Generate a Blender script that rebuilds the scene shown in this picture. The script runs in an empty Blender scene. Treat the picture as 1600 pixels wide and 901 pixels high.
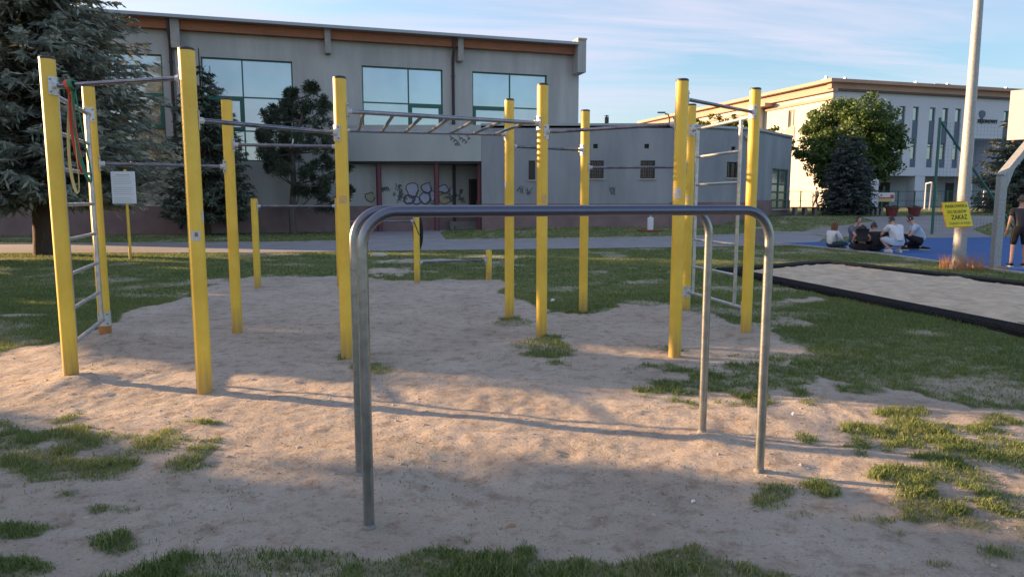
import bpy, math, random
import numpy as np
from mathutils import Vector, Matrix
random.seed(4); rng = np.random.default_rng(7)
S = bpy.context.scene; COL = S.collection
R = math.radians
# ---------------------------------------------------------------- camera
CH, PITCH, F = 1.45, R(7.0), 1110.0
cd = bpy.data.cameras.new('camera'); cam = bpy.data.objects.new('camera', cd); COL.objects.link(cam)
cam.location = (0, 0, CH); cam.rotation_euler = (math.pi/2 - PITCH, 0, 0)
cd.sensor_width = 36; cd.lens = 36*F/1600; cd.clip_start = .05; cd.clip_end = 3000
S.camera = cam; S.render.resolution_x = 1024; S.render.resolution_y = 576
# ---------------------------------------------------------------- light
SUN_EL = R(10.5); SUN_AZ = (-0.954, 0.299)      # towards the sun on the ground plane
W = bpy.data.worlds.new('World'); S.world = W; W.use_nodes = True
nt = W.node_tree; nt.nodes.clear(); N = nt.nodes.new; L = nt.links.new
out = N('ShaderNodeOutputWorld'); bg = N('ShaderNodeBackground'); bg.inputs['Strength'].default_value = .12
sky = N('ShaderNodeTexSky'); sky.sky_type = 'NISHITA'; sky.sun_disc = False
sky.sun_elevation = SUN_EL; sky.sun_rotation = math.atan2(SUN_AZ[0], SUN_AZ[1]); sky.air_density = 1.0; sky.dust_density = 1.6; sky.ozone_density = 2.5
tc = N('ShaderNodeTexCoord'); sep = N('ShaderNodeSeparateXYZ'); L(tc.outputs['Generated'], sep.inputs[0])
def vm(op, a, b=None):
    n = N('ShaderNodeMath'); n.operation = op
    for i, s in enumerate((a, b)):
        if s is None: continue
        if isinstance(s, (int, float)): n.inputs[i].default_value = s
        else: L(s, n.inputs[i])
    return n.outputs[0]
zc = vm('ADD', vm('MAXIMUM', sep.outputs[2], 0.0), .18)
cx_ = vm('DIVIDE', sep.outputs[0], zc); cy_ = vm('DIVIDE', sep.outputs[1], zc)
cmb = N('ShaderNodeCombineXYZ'); L(cx_, cmb.inputs[0]); L(cy_, cmb.inputs[1])
mp = N('ShaderNodeMapping'); mp.inputs['Rotation'].default_value = (0, 0, R(-32)); mp.inputs['Scale'].default_value = (.5, 2.6, 1); L(cmb.outputs[0], mp.inputs[0])
nz = N('ShaderNodeTexNoise'); nz.inputs['Scale'].default_value = 1.1; nz.inputs['Detail'].default_value = 7; nz.inputs['Roughness'].default_value = .58; nz.inputs['Distortion'].default_value = .7; L(mp.outputs[0], nz.inputs['Vector'])
nz2 = N('ShaderNodeTexNoise'); nz2.inputs['Scale'].default_value = .55; nz2.inputs['Detail'].default_value = 3; L(cmb.outputs[0], nz2.inputs['Vector'])
cov = vm('ADD', nz.outputs['Fac'], vm('MULTIPLY', vm('SUBTRACT', nz2.outputs['Fac'], .5), .5))
cov = vm('ADD', cov, vm('MULTIPLY', sep.outputs[0], -.16))      # thicker veil towards the sun side
cov = vm('ADD', cov, .04)
ramp = N('ShaderNodeValToRGB'); ramp.color_ramp.elements[0].position = .39; ramp.color_ramp.elements[1].position = .63; L(cov, ramp.inputs[0])
ramp.color_ramp.elements[1].color = (.92, .92, .92, 1)
mx = N('ShaderNodeMixRGB'); L(ramp.outputs[0], mx.inputs[0]); 
hs = N('ShaderNodeHueSaturation'); hs.inputs['Saturation'].default_value = .98; hs.inputs['Value'].default_value = .55; L(sky.outputs[0], hs.inputs['Color']); L(hs.outputs[0], mx.inputs[1])
veil = N('ShaderNodeMixRGB'); veil.blend_type = 'ADD'; veil.inputs[0].default_value = .10; veil.inputs[1].default_value = (1.14, 1.13, 1.36, 1); L(sky.outputs[0], veil.inputs[2]); L(veil.outputs[0], mx.inputs[2])
L(mx.outputs[0], bg.inputs[0]); L(bg.outputs[0], out.inputs[0])
sd = bpy.data.lights.new('sun', 'SUN'); so = bpy.data.objects.new('sun', sd); COL.objects.link(so)
sd.energy = 3.4; sd.angle = R(.6); sd.color = (1, .62, .32)
so.rotation_euler = Vector((-SUN_AZ[0]*math.cos(SUN_EL), -SUN_AZ[1]*math.cos(SUN_EL), -math.sin(SUN_EL))).to_track_quat('-Z', 'Y').to_euler()
S.view_settings.view_transform = 'Standard'; S.view_settings.look = 'None'; S.view_settings.exposure = 2.3; S.view_settings.gamma = 1

# ---------------------------------------------------------------- geometry of the place
def ss(a, b, t):
    t = np.clip((np.asarray(t, float)-a)/(b-a), 0, 1); return t*t*(3-2*t)
def tz(x, y):                                   # gentle rise of the land towards the far buildings
    return .24*ss(-6, 3, x)*ss(26, 33, y) + .45*ss(8.5, 13.5, x)*ss(27, 37, y) + .2*ss(40, 62, y)
cp, sp = math.cos(PITCH), math.sin(PITCH)
def ray(px, py):
    u, v = (px-800)/F, (py-450.5)/F
    return Vector((u, cp - v*sp, -sp - v*cp))
def at(px, py, Y): r = ray(px, py); t = Y/r.y; return Vector((r.x*t, Y, CH+r.z*t))
def G(px, py, z=None):
    r = ray(px, py); zz = 0 if z is None else z
    for _ in range(1 if z is not None else 12):
        t = (CH-zz)/-r.z; p = r*t
        if z is None: zz = .5*zz+.5*float(tz(p.x, p.y))
    return Vector((p.x, p.y, zz))
def zat(py, Y): return at(800, py, Y).z
def proj(X, Y, Z=0):
    dy = Z-CH; dep = Y*cp - dy*sp; up = Y*sp + dy*cp
    return 800+F*X/dep, 450.5-F*up/dep

class MB:
    def __init__(s): s.v = []; s.f = []; s.m = []; s.k = 0
    def add(s, vs, fs):
        b = len(s.v); s.v += [tuple(p) for p in vs]; s.f += [tuple(i+b for i in f) for f in fs]; s.m += [s.k]*len(fs); return s
    def hexa(s, p): return s.add(p, [(3,2,1,0),(4,5,6,7),(0,1,5,4),(1,2,6,5),(2,3,7,6),(3,0,4,7)])
    def box(s, c, d, rz=0, tilt=None):
        M = Matrix.Rotation(rz, 3, 'Z')
        if tilt is not None: M = M @ Matrix.Rotation(tilt, 3, 'X')
        c = Vector(c); h = [a/2 for a in d]
        return s.hexa([c + M @ Vector((x*h[0], y*h[1], z*h[2])) for z in (-1,1) for x, y in ((-1,-1),(1,-1),(1,1),(-1,1))])
    def rbox(s, c, d, b, rz=0):                  # box with chamfered vertical edges and top
        M = Matrix.Rotation(rz, 3, 'Z'); c = Vector(c); x, y, z = [a/2 for a in d]
        def ring(q, zz): 
            a, e = x-q, y-q; bb = b
            return [c + M @ Vector(p+(zz,)) for p in ((-a+bb,-e),(a-bb,-e),(a,-e+bb),(a,e-bb),(a-bb,e),(-a+bb,e),(-a,e-bb),(-a,-e+bb))]
        rs = [ring(0,-z), ring(0, z-b), ring(b, z)]
        v = sum(rs, []); f = [tuple(range(7,-1,-1)), tuple(range(16,24))]
        for k in (0,1):
            for i in range(8): j = (i+1)%8; f.append((k*8+i, k*8+j, k*8+8+j, k*8+8+i))
        return s.add(v, f)
    def cone(s, p0, p1, r0, r1, n=12, caps=True): return s.tube([p0, p1], [r0, r1], n, caps)
    def tube(s, pts, r, n=12, caps=True, closed=False, flat=1.0):
        pts = [Vector(p) for p in pts]; m = len(pts)
        r = r if isinstance(r, (list, tuple)) else [r]*m
        vs = []; ref = None
        for i in range(m):
            a = pts[(i-1) % m] if (closed or i) else pts[0]; b = pts[(i+1) % m] if (closed or i < m-1) else pts[-1]
            t = (b-a).normalized()
            if ref is None: ref = Vector((0,0,1)) if abs(t.z) < .9 else Vector((1,0,0))
            u = (ref - t*ref.dot(t)).normalized(); w = t.cross(u); ref = u
            for k in range(n):
                A = 2*math.pi*k/n; vs.append(pts[i] + u*math.cos(A)*r[i] + w*math.sin(A)*r[i]*flat)
        f = []
        for i in range(m if closed else m-1):
            for k in range(n):
                j = (k+1) % n; i2 = (i+1) % m; f.append((i*n+k, i*n+j, i2*n+j, i2*n+k))
        if caps and not closed: f += [tuple(range(n-1,-1,-1)), tuple(range((m-1)*n, m*n))]
        return s.add(vs, f)
    def lathe(s, c, prof, n=16):
        vs = []; c = Vector(c)
        for r, z in prof:
            for k in range(n): A = 2*math.pi*k/n; vs.append(c+Vector((r*math.cos(A), r*math.sin(A), z)))
        f = [(i*n+k, i*n+(k+1)%n, (i+1)*n+(k+1)%n, (i+1)*n+k) for i in range(len(prof)-1) for k in range(n)]
        return s.add(vs, f)
    def ball(s, c, r, n=12, m=8, sq=(1,1,1)):
        return s.lathe_sq(c, [(r*math.sin(math.pi*i/m)+1e-4, -r*math.cos(math.pi*i/m)) for i in range(m+1)], n, sq)
    def lathe_sq(s, c, prof, n, sq):
        vs = []; c = Vector(c)
        for r, z in prof:
            for k in range(n): A = 2*math.pi*k/n; vs.append(c+Vector((r*math.cos(A)*sq[0], r*math.sin(A)*sq[1], z*sq[2])))
        return s.add(vs, [(i*n+k, i*n+(k+1)%n, (i+1)*n+(k+1)%n, (i+1)*n+k) for i in range(len(prof)-1) for k in range(n)])
    def prism(s, pts, z0, z1):                   # plan outline, counter-clockwise
        n = len(pts); v = [(p[0],p[1],z0) for p in pts]+[(p[0],p[1],z1) for p in pts]
        return s.add(v, [tuple(range(n-1,-1,-1)), tuple(range(n,2*n))]+[(i,(i+1)%n,n+(i+1)%n,n+i) for i in range(n)])
    def build(s, name, mats, parent=None, smooth=False):
        me = bpy.data.meshes.new(name); me.from_pydata(s.v, [], s.f)
        mats = mats if isinstance(mats, (list, tuple)) else [mats]
        for m in mats: me.materials.append(m)
        if len(mats) > 1: me.polygons.foreach_set('material_index', s.m)
        return link(name, me, parent, smooth)
def link(name, me, parent=None, smooth=False):
    if smooth:
        me.polygons.foreach_set('use_smooth', [True]*len(me.polygons)); me.set_sharp_from_angle(angle=R(38))
    me.update(); o = bpy.data.objects.new(name, me); COL.objects.link(o)
    if parent is not None:
        o.parent = parent
        if parent.type == 'EMPTY': o.matrix_parent_inverse = mat_of(parent).inverted()
    return o
def mat_of(e): return Matrix.Translation(e.location) @ Matrix.Rotation(e.rotation_euler.z, 4, 'Z')
def tag(o, label=None, cat=None, group=None, kind=None):
    for k, v in (('label', label), ('category', cat), ('group', group), ('kind', kind)):
        if v: o[k] = v
    return o
def thing(name, loc, label, cat, group=None):
    o = bpy.data.objects.new(name, None); COL.objects.link(o); o.location = loc; o.empty_display_size = .2
    return tag(o, label, cat, group)
def copy_tree(o, parent=None):
    c = o.copy(); COL.objects.link(c)
    if parent is not None: c.parent = parent
    for ch in list(o.children): copy_tree(ch, c)
    return c
def share(src, name, M, parent):                 # another piece using the same mesh
    o = bpy.data.objects.new(name, src.data); COL.objects.link(o); o.matrix_local = M
    if parent is not None:
        o.parent = parent
        if parent.type == 'EMPTY': o.matrix_parent_inverse = mat_of(parent).inverted()
    return o
def fast(name, v, f, mats, parent=None, mi=None, attrs=None, smooth=False):
    me = bpy.data.meshes.new(name); v = np.asarray(v, np.float32); f = np.asarray(f, np.int32); n, k = f.shape
    me.vertices.add(len(v)); me.vertices.foreach_set('co', v.ravel())
    me.loops.add(n*k); me.loops.foreach_set('vertex_index', f.ravel())
    me.polygons.add(n); me.polygons.foreach_set('loop_start', np.arange(n, dtype=np.int32)*k)
    try: me.polygons.foreach_set('loop_total', np.full(n, k, np.int32))
    except Exception: pass
    for m in (mats if isinstance(mats, (list, tuple)) else [mats]): me.materials.append(m)
    if mi is not None: me.polygons.foreach_set('material_index', np.asarray(mi, np.int32))
    me.polygons.foreach_set('use_smooth', np.full(n, smooth, bool))
    me.update(calc_edges=True)
    for an, av in (attrs or {}).items():
        a = me.attributes.new(an, 'FLOAT', 'POINT'); a.data.foreach_set('value', np.asarray(av, np.float32))
    me.validate(); o = bpy.data.objects.new(name, me); COL.objects.link(o)
    if parent is not None:
        o.parent = parent
        if parent.type == 'EMPTY': o.matrix_parent_inverse = mat_of(parent).inverted()
    return o
# value noise on numpy arrays
def vnoise(x, y, seed=0):
    xi = np.floor(x).astype(np.int64); yi = np.floor(y).astype(np.int64); fx = x-xi; fy = y-yi
    fx = fx*fx*(3-2*fx); fy = fy*fy*(3-2*fy)
    def h(a, b):
        n = (a*374761393 + b*668265263 + seed*982451653) & 0xffffffff
        n = ((n ^ (n >> 13))*1274126177) & 0xffffffff
        return ((n ^ (n >> 16)) & 0xffff)/65535.0
    return (h(xi,yi)*(1-fx)+h(xi+1,yi)*fx)*(1-fy)+(h(xi,yi+1)*(1-fx)+h(xi+1,yi+1)*fx)*fy
def fbm(x, y, o=4, seed=0):
    r = 0; a = .5
    for k in range(o): r = r + a*vnoise(x*2**k, y*2**k, seed+k); a *= .5
    return r/(1-.5**o)
# ---------------------------------------------------------------- materials
MAT = {}
def mat(name, col, rough=.7, col2=None, scale=4, metal=0, bump=0, bscale=None, stretch=(1,1,1), spec=.5, detail=5, lo=.35, hi=.65, coat=0, bdist=.02, transl=0, tint=None, base_dirt=None):
    m = bpy.data.materials.new(name); m.use_nodes = True; t = m.node_tree; b = t.nodes['Principled BSDF']; MAT[name] = m
    b.inputs['Roughness'].default_value = rough; b.inputs['Metallic'].default_value = metal; b.inputs['Specular IOR Level'].default_value = spec
    b.inputs['Coat Weight'].default_value = coat
    b.inputs['Base Color'].default_value = (*col, 1); sock = None
    if col2 or bump:
        g = t.nodes.new('ShaderNodeNewGeometry'); mpn = t.nodes.new('ShaderNodeMapping'); mpn.inputs['Scale'].default_value = stretch
        t.links.new(g.outputs['Position'], mpn.inputs[0])
        n = t.nodes.new('ShaderNodeTexNoise'); n.inputs['Scale'].default_value = scale; n.inputs['Detail'].default_value = detail; n.inputs['Roughness'].default_value = .6
        t.links.new(mpn.outputs[0], n.inputs['Vector'])
        if col2:
            r = t.nodes.new('ShaderNodeMapRange'); r.inputs[1].default_value = lo; r.inputs[2].default_value = hi; t.links.new(n.outputs['Fac'], r.inputs[0])
            x = t.nodes.new('ShaderNodeMixRGB'); x.inputs[1].default_value = (*col,1); x.inputs[2].default_value = (*col2,1); t.links.new(r.outputs[0], x.inputs[0]); sock = x.outputs[0]
        if bump:
            n2 = t.nodes.new('ShaderNodeTexNoise'); n2.inputs['Scale'].default_value = bscale or scale*6; n2.inputs['Detail'].default_value = 6; t.links.new(mpn.outputs[0], n2.inputs['Vector'])
            bp = t.nodes.new('ShaderNodeBump'); bp.inputs['Strength'].default_value = bump; bp.inputs['Distance'].default_value = bdist
            t.links.new(n2.outputs['Fac'], bp.inputs['Height']); t.links.new(bp.outputs[0], b.inputs['Normal'])
    if tint:
        a = t.nodes.new('ShaderNodeAttribute'); a.attribute_name = 'tint'
        x = t.nodes.new('ShaderNodeMixRGB'); x.inputs[1].default_value = (*col,1); x.inputs[2].default_value = (*tint,1)
        if sock: t.links.new(sock, x.inputs[1])
        t.links.new(a.outputs['Fac'], x.inputs[0]); sock = x.outputs[0]
    if base_dirt:                                # splashed soil on the lowest part of a post
        g = t.nodes.new('ShaderNodeNewGeometry'); sx = t.nodes.new('ShaderNodeSeparateXYZ'); t.links.new(g.outputs['Position'], sx.inputs[0])
        n = t.nodes.new('ShaderNodeTexNoise'); n.inputs['Scale'].default_value = 9; n.inputs['Detail'].default_value = 6
        ad = t.nodes.new('ShaderNodeMath'); ad.operation = 'MULTIPLY_ADD'; ad.inputs[1].default_value = -.45; t.links.new(n.outputs['Fac'], ad.inputs[0]); t.links.new(sx.outputs[2], ad.inputs[2])
        r = t.nodes.new('ShaderNodeMapRange'); r.inputs[1].default_value = -.22; r.inputs[2].default_value = .10; r.inputs[3].default_value = .75; r.inputs[4].default_value = 0; t.links.new(ad.outputs[0], r.inputs[0])
        x = t.nodes.new('ShaderNodeMixRGB'); x.inputs[2].default_value = (*base_dirt,1); x.inputs[1].default_value = (*col,1)
        if sock: t.links.new(sock, x.inputs[1])
        t.links.new(r.outputs[0], x.inputs[0]); sock = x.outputs[0]
    if base_dirt:
        n = t.nodes.new('ShaderNodeTexNoise'); n.inputs['Scale'].default_value = 26; n.inputs['Detail'].default_value = 8; n.inputs['Roughness'].default_value = .75
        g = t.nodes.new('ShaderNodeNewGeometry'); q = t.nodes.new('ShaderNodeMapping'); q.inputs['Scale'].default_value = (1,1,.45); t.links.new(g.outputs['Position'], q.inputs[0]); t.links.new(q.outputs[0], n.inputs['Vector'])
        r = t.nodes.new('ShaderNodeMapRange'); r.inputs[1].default_value = .63; r.inputs[2].default_value = .70; r.inputs[4].default_value = .55; t.links.new(n.outputs['Fac'], r.inputs[0])
        x = t.nodes.new('ShaderNodeMixRGB'); x.inputs[2].default_value = (.40,.27,.08,1); t.links.new(sock, x.inputs[1]); t.links.new(r.outputs[0], x.inputs[0]); sock = x.outputs[0]
    if sock: t.links.new(sock, b.inputs['Base Color'])
    if transl:
        tr = t.nodes.new('ShaderNodeBsdfTranslucent'); ms = t.nodes.new('ShaderNodeMixShader'); ms.inputs[0].default_value = transl
        if sock: t.links.new(sock, tr.inputs[0])
        else: tr.inputs[0].default_value = (*col,1)
        o = t.nodes['Material Output']; t.links.new(b.outputs[0], ms.inputs[1]); t.links.new(tr.outputs[0], ms.inputs[2]); t.links.new(ms.outputs[0], o.inputs[0])
    return m
M_post = mat('yellow_paint', (.80,.55,.07), .42, (.70,.46,.05), 3, bump=.05, bscale=60, base_dirt=(.30,.19,.08))
M_cap = mat('cap_plastic', (.03,.03,.035), .5)
M_zinc = mat('galvanised_steel', (.55,.57,.58), .42, (.38,.40,.41), 14, metal=.85, bump=.06, bscale=50)
M_zwhite = mat('bracket_zinc', (.60,.62,.62), .45, (.45,.47,.47), 30, metal=.35)
M_bar = mat('sky_dark_steel_bar', (.22,.22,.26), .26, (.12,.12,.15), 9, metal=.95)  # tone darkened to carry the bars' shaded side and dark sky reflection
M_tube = mat('parallel_bar_zinc', (.40,.42,.42), .30, (.29,.31,.31), 16, metal=.9, bump=.05, bscale=60)
M_polish = mat('polished_grip_steel', (.15,.16,.21), .24, (.10,.11,.15), 7, metal=.95)  # polished grip with the mirrored dark sky put into its tone
M_rail = mat('steel_ladder_rail', (.32,.33,.37), .3, (.22,.23,.26), 10, metal=.9)
def wear_sky_mat():                                # galvanised legs, hand-polished rail; its dark blue sky reflection is put into the colour
    m = mat('parallel_bar_steel', (.40,.42,.42), .32, (.29,.31,.31), 16, metal=.9, bump=.05, bscale=60); t = m.node_tree; b = t.nodes['Principled BSDF']; src = b.inputs['Base Color'].links[0].from_socket
    g = t.nodes.new('ShaderNodeNewGeometry'); sx = t.nodes.new('ShaderNodeSeparateXYZ'); t.links.new(g.outputs['Position'], sx.inputs[0])
    rr = t.nodes.new('ShaderNodeMapRange'); rr.interpolation_type = 'SMOOTHSTEP'; rr.inputs[1].default_value = 1.24; rr.inputs[2].default_value = 1.40; t.links.new(sx.outputs[2], rr.inputs[0])
    x = t.nodes.new('ShaderNodeMixRGB'); x.inputs[2].default_value = (.13,.14,.19,1); t.links.new(src, x.inputs[1]); t.links.new(rr.outputs[0], x.inputs[0]); t.links.new(x.outputs[0], b.inputs['Base Color'])
    return m
M_par = wear_sky_mat()
M_bolt = mat('bolt_steel', (.2,.2,.2), .4, metal=.9)
M_white = mat('white_sticker', (.62,.60,.56), .6, (.45,.43,.40), 60)
M_pink = mat('pale_sticker', (.62,.42,.22), .6, (.55,.33,.10), 50)
M_rust = mat('bare_brown_post', (.42,.20,.06), .7, (.30,.13,.04), 20)
M_hall = mat('grey_render', (.46,.465,.45), .9, (.35,.355,.345), 1.1, bump=.2, bscale=25, stretch=(1,1,.16))
M_canopy = mat('grey_green_render', (.41,.44,.43), .9, (.34,.37,.365), .7, bump=.1, bscale=20, stretch=(1,1,.3))
M_annex = mat('stained_blue_grey_render', (.33,.35,.37), .92, (.21,.23,.255), .9, bump=.2, bscale=18, stretch=(1,1,.22), lo=.3, hi=.7)
M_plinth = mat('purple_brown_plinth', (.24,.17,.17), .85, (.18,.125,.13), 1.2, bump=.2)
M_purple = mat('plum_paint', (.135,.045,.055), .6)
M_wood = mat('orange_wood_fascia', (.33,.125,.055), .6, (.26,.095,.04), 2, stretch=(1,1,8))
M_roofm = mat('roof_sheet', (.30,.33,.36), .4, metal=.4)
M_dark = mat('dark_gutter', (.045,.035,.035), .5)
M_green = mat('green_frame', (.02,.11,.085), .4)
M_glassH = mat('mirror_blue_glass', (.44,.48,.51), .06, (.36,.40,.43), .4, metal=.85, bump=.012, bscale=.6)
M_glassD = mat('dark_window', (.03,.035,.04), .08, spec=.8)
M_glassC = mat('court_glass', (.30,.34,.33), .12, metal=.6)
M_court = mat('court_render_shaded', (.52,.57,.66), .85, (.47,.52,.61), .3, bump=.06, bscale=14)  # white render; bluish cast of the shaded front put into the colour
M_courtL = mat('court_render_sunlit', (.50,.485,.46), .85, (.43,.42,.395), .3, bump=.06, bscale=14)  # warmer copy of the same render, coloured for the sunlit wing
M_corn = mat('terracotta_cornice', (.40,.27,.22), .8, (.34,.23,.19), .5)
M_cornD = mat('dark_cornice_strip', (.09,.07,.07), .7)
M_bluep = mat('slate_blue_panel', (.085,.13,.19), .6, (.07,.11,.165), 2)
M_black = mat('black', (.015,.015,.016), .6)
M_letter = mat('dark_letters', (.02,.02,.03), .5)
M_path = mat('grey_paving', (.27,.27,.29), .9, (.22,.22,.235), 1.5, bump=.3, bscale=30)
M_plaza = mat('warm_paving', (.25,.245,.245), .9, (.20,.20,.20), .8, bump=.3, bscale=20)
M_kerb = mat('concrete_kerb', (.36,.35,.33), .9, (.28,.27,.25), 5, bump=.3)
M_kerbW = mat('pale_concrete', (.50,.46,.38), .9, (.42,.38,.31), 4, bump=.2)
M_bluec = mat('blue_rubber_court', (.016,.085,.30), .85, (.035,.10,.27), 1.5, bump=.25, bscale=90)
M_rubber = mat('black_rubber', (.010,.010,.012), .85, (.020,.020,.022), 20, bump=.4, bscale=60, spec=.2)
M_sand = mat('pit_sand', (.60,.50,.37), .95, (.42,.34,.245), 3.0, bump=1, bscale=5, bdist=.09)
M_conc = mat('weathered_concrete', (.24,.24,.23), .9, (.17,.17,.165), 6, bump=.4)
M_pole = mat('galvanised_pole', (.38,.40,.40), .6, (.29,.31,.31), 20, metal=.3, bump=.25, bscale=45)
M_signy = mat('yellow_sign', (.88,.74,.04), .45, (.80,.66,.03), 8)
M_signr = mat('red_orange_edge', (.60,.18,.03), .5)
M_bboard = mat('backboard_white', (.74,.70,.62), .5, (.70,.66,.58), 3)
M_pot = mat('terracotta_red_pot', (.15,.03,.028), .7, (.11,.024,.022), 5)
M_bench = mat('dark_bench_slat', (.03,.028,.025), .7)
M_net = mat('net_green', (.03,.07,.065), .7)
M_skin = mat('skin', (.42,.23,.16), .55); M_skin2 = mat('skin_pale', (.50,.30,.22), .55)
M_hairb = mat('hair_black', (.012,.011,.012), .5, (.03,.026,.025), 60); M_hairr = mat('hair_auburn', (.12,.045,.022), .5, (.18,.07,.035), 60)
M_hairl = mat('hair_light_brown', (.13,.09,.06), .6, (.09,.06,.04), 60)
M_cwhite = mat('white_cotton', (.66,.68,.72), .85, (.58,.60,.65), 12, bump=.3, bscale=20)
M_cblue = mat('pale_blue_cotton', (.46,.56,.70), .85, (.40,.49,.62), 12, bump=.3, bscale=20)
M_cgrey = mat('grey_cotton', (.14,.15,.18), .85, bump=.3, bscale=20)
M_cdark = mat('charcoal_cotton', (.045,.045,.052), .85, bump=.3, bscale=20)
M_cblack = mat('black_cotton', (.010,.010,.012), .85, bump=.3, bscale=20)
M_cteal = mat('dark_teal_cotton', (.02,.05,.06), .85, bump=.3, bscale=20)
M_shoe = mat('white_trainer', (.60,.60,.58), .6)
M_bgreen = mat('green_rubber_band', (.02,.16,.07), .5); M_bred = mat('red_rubber_band', (.58,.07,.03), .5); M_byel = mat('cream_yellow_band', (.62,.50,.20), .5)
M_paper = mat('printed_notice', (.74,.76,.80), .5)
M_bottle = mat('bottle_blue', (.25,.42,.62), .15, spec=.8)
M_brick = mat('red_brick', (.24,.06,.04), .8, (.18,.045,.03), 8)
M_bark = mat('brown_bark', (.085,.06,.045), .95, (.05,.036,.03), 6, bump=1, bscale=12, stretch=(3,3,.6))
M_barkp = mat('grey_bark', (.13,.11,.10), .95, (.07,.06,.055), 8, bump=1, bscale=12, stretch=(2,2,.6))
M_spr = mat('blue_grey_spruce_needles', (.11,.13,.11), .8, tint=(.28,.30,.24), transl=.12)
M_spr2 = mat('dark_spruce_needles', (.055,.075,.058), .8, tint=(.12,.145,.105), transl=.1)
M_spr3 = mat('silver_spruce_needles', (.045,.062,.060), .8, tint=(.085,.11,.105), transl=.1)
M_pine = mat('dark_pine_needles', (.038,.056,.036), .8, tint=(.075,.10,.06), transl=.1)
M_leaf = mat('maple_leaves', (.06,.105,.025), .6, tint=(.095,.16,.035), transl=.3)
M_shrub = mat('yellow_green_shrub', (.10,.13,.025), .7, tint=(.22,.23,.05), transl=.3)
M_grass = mat('grass_blades', (.085,.155,.038), .7, tint=(.42,.40,.16), transl=.35)
M_dry = mat('dry_stalks', (.34,.17,.08), .8, tint=(.48,.28,.14), transl=.3)
M_stone = mat('pebbles', (.34,.31,.28), .9, (.22,.19,.17), 30)

# the ground: bare sandy soil and worn lawn mixed by where the grass grows
def ground_mat():
    m = bpy.data.materials.new('soil_and_lawn'); m.use_nodes = True; t = m.node_tree; b = t.nodes['Principled BSDF']; b.inputs['Roughness'].default_value = .95; b.inputs['Specular IOR Level'].default_value = .15
    n_ = t.nodes.new; l = t.links.new
    g = n_('ShaderNodeNewGeometry'); a = n_('ShaderNodeAttribute'); a.attribute_name = 'grass'
    def noise(sc, d=6, r=.6, st=None):
        x = n_('ShaderNodeTexNoise'); x.inputs['Scale'].default_value = sc; x.inputs['Detail'].default_value = d; x.inputs['Roughness'].default_value = r
        if st:
            q = n_('ShaderNodeMapping'); q.inputs['Scale'].default_value = st; l(g.outputs['Position'], q.inputs[0]); l(q.outputs[0], x.inputs['Vector'])
        else: l(g.outputs['Position'], x.inputs['Vector'])
        return x.outputs['Fac']
    def ramp(f, stops):
        x = n_('ShaderNodeValToRGB'); e = x.color_ramp.elements
        while len(e) < len(stops): e.new(.5)
        for q, (p, c) in zip(e, stops): q.position = p; q.color = (*c, 1)
        l(f, x.inputs[0]); return x.outputs[0]
    def mix(f, c1, c2, ty='MIX'):
        x = n_('ShaderNodeMixRGB'); x.blend_type = ty
        if isinstance(f, float): x.inputs[0].default_value = f
        else: l(f, x.inputs[0])
        l(c1, x.inputs[1]); l(c2, x.inputs[2]); return x.outputs[0]
    soil = ramp(noise(1.1, 8, .65), [(.30,(.38,.325,.27)),(.50,(.48,.42,.355)),(.70,(.56,.495,.43))])
    speck = ramp(noise(55, 3, .7), [(.30,(.55,.52,.5)),(.42,(1,1,1)),(.66,(1,1,1)),(.76,(1.25,1.22,1.2))])
    soil = mix(.8, soil, speck, 'MULTIPLY')
    litter = ramp(noise(7, 8, .72), [(.35,(.62,.55,.50)),(.5,(1,1,1)),(1,(1.05,1.04,1.03))]); soil = mix(.85, soil, litter, 'MULTIPLY')
    lawn = ramp(noise(2.2, 8, .7), [(.32,(.09,.125,.045)),(.5,(.14,.175,.065)),(.68,(.30,.28,.15))])
    lawn2 = ramp(noise(30, 4, .7), [(.3,(.55,.55,.55)),(.7,(1.3,1.3,1.25))]); lawn = mix(1.0, lawn, lawn2, 'MULTIPLY')
    l(mix(a.outputs['Fac'], soil, lawn), b.inputs['Base Color'])
    bp = n_('ShaderNodeBump'); bp.inputs['Strength'].default_value = 1.0; bp.inputs['Distance'].default_value = .045; l(noise(11, 10, .72), bp.inputs['Height'])
    bp2 = n_('ShaderNodeBump'); bp2.inputs['Strength'].default_value = .6; bp2.inputs['Distance'].default_value = .010; l(noise(45, 6, .75), bp2.inputs['Height']); l(bp.outputs[0], bp2.inputs['Normal'])
    l(bp2.outputs[0], b.inputs['Normal'])
    return m
M_ground = ground_mat()

# ---------------------------------------------------------------- where grass grows
def pip(px, py, poly):
    r = np.zeros(px.shape, bool); n = len(poly)
    for i in range(n):
        x1, y1 = poly[i]; x2, y2 = poly[(i+1) % n]
        if y1 == y2: continue
        c = ((y1 > py) != (y2 > py)) & (px < (x2-x1)*(py-y1)/(y2-y1)+x1); r ^= c
    return r
DIRT = [(-900,620),(0,557),(90,535),(170,503),(235,478),(310,462),(314,447),(400,433),(560,431),(640,437),(720,437),(785,437),(800,468),(850,478),(900,492),(960,477),(1040,476),(1060,490),(1100,492),(1140,503),(1205,515),(1235,540),(1228,560),(1290,595),(1400,607),(1500,632),(1650,645),(3000,720),(3000,4000),(-3000,4000)]
STRIP = [(170,905),(300,866),(450,853),(560,850),(600,872),(640,858),(700,853),(760,872),(830,864),(880,877),(960,872),(1000,878),(1060,858),(1120,853),(1180,882),(1240,908),(1300,1500),(0,1500)]
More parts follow.
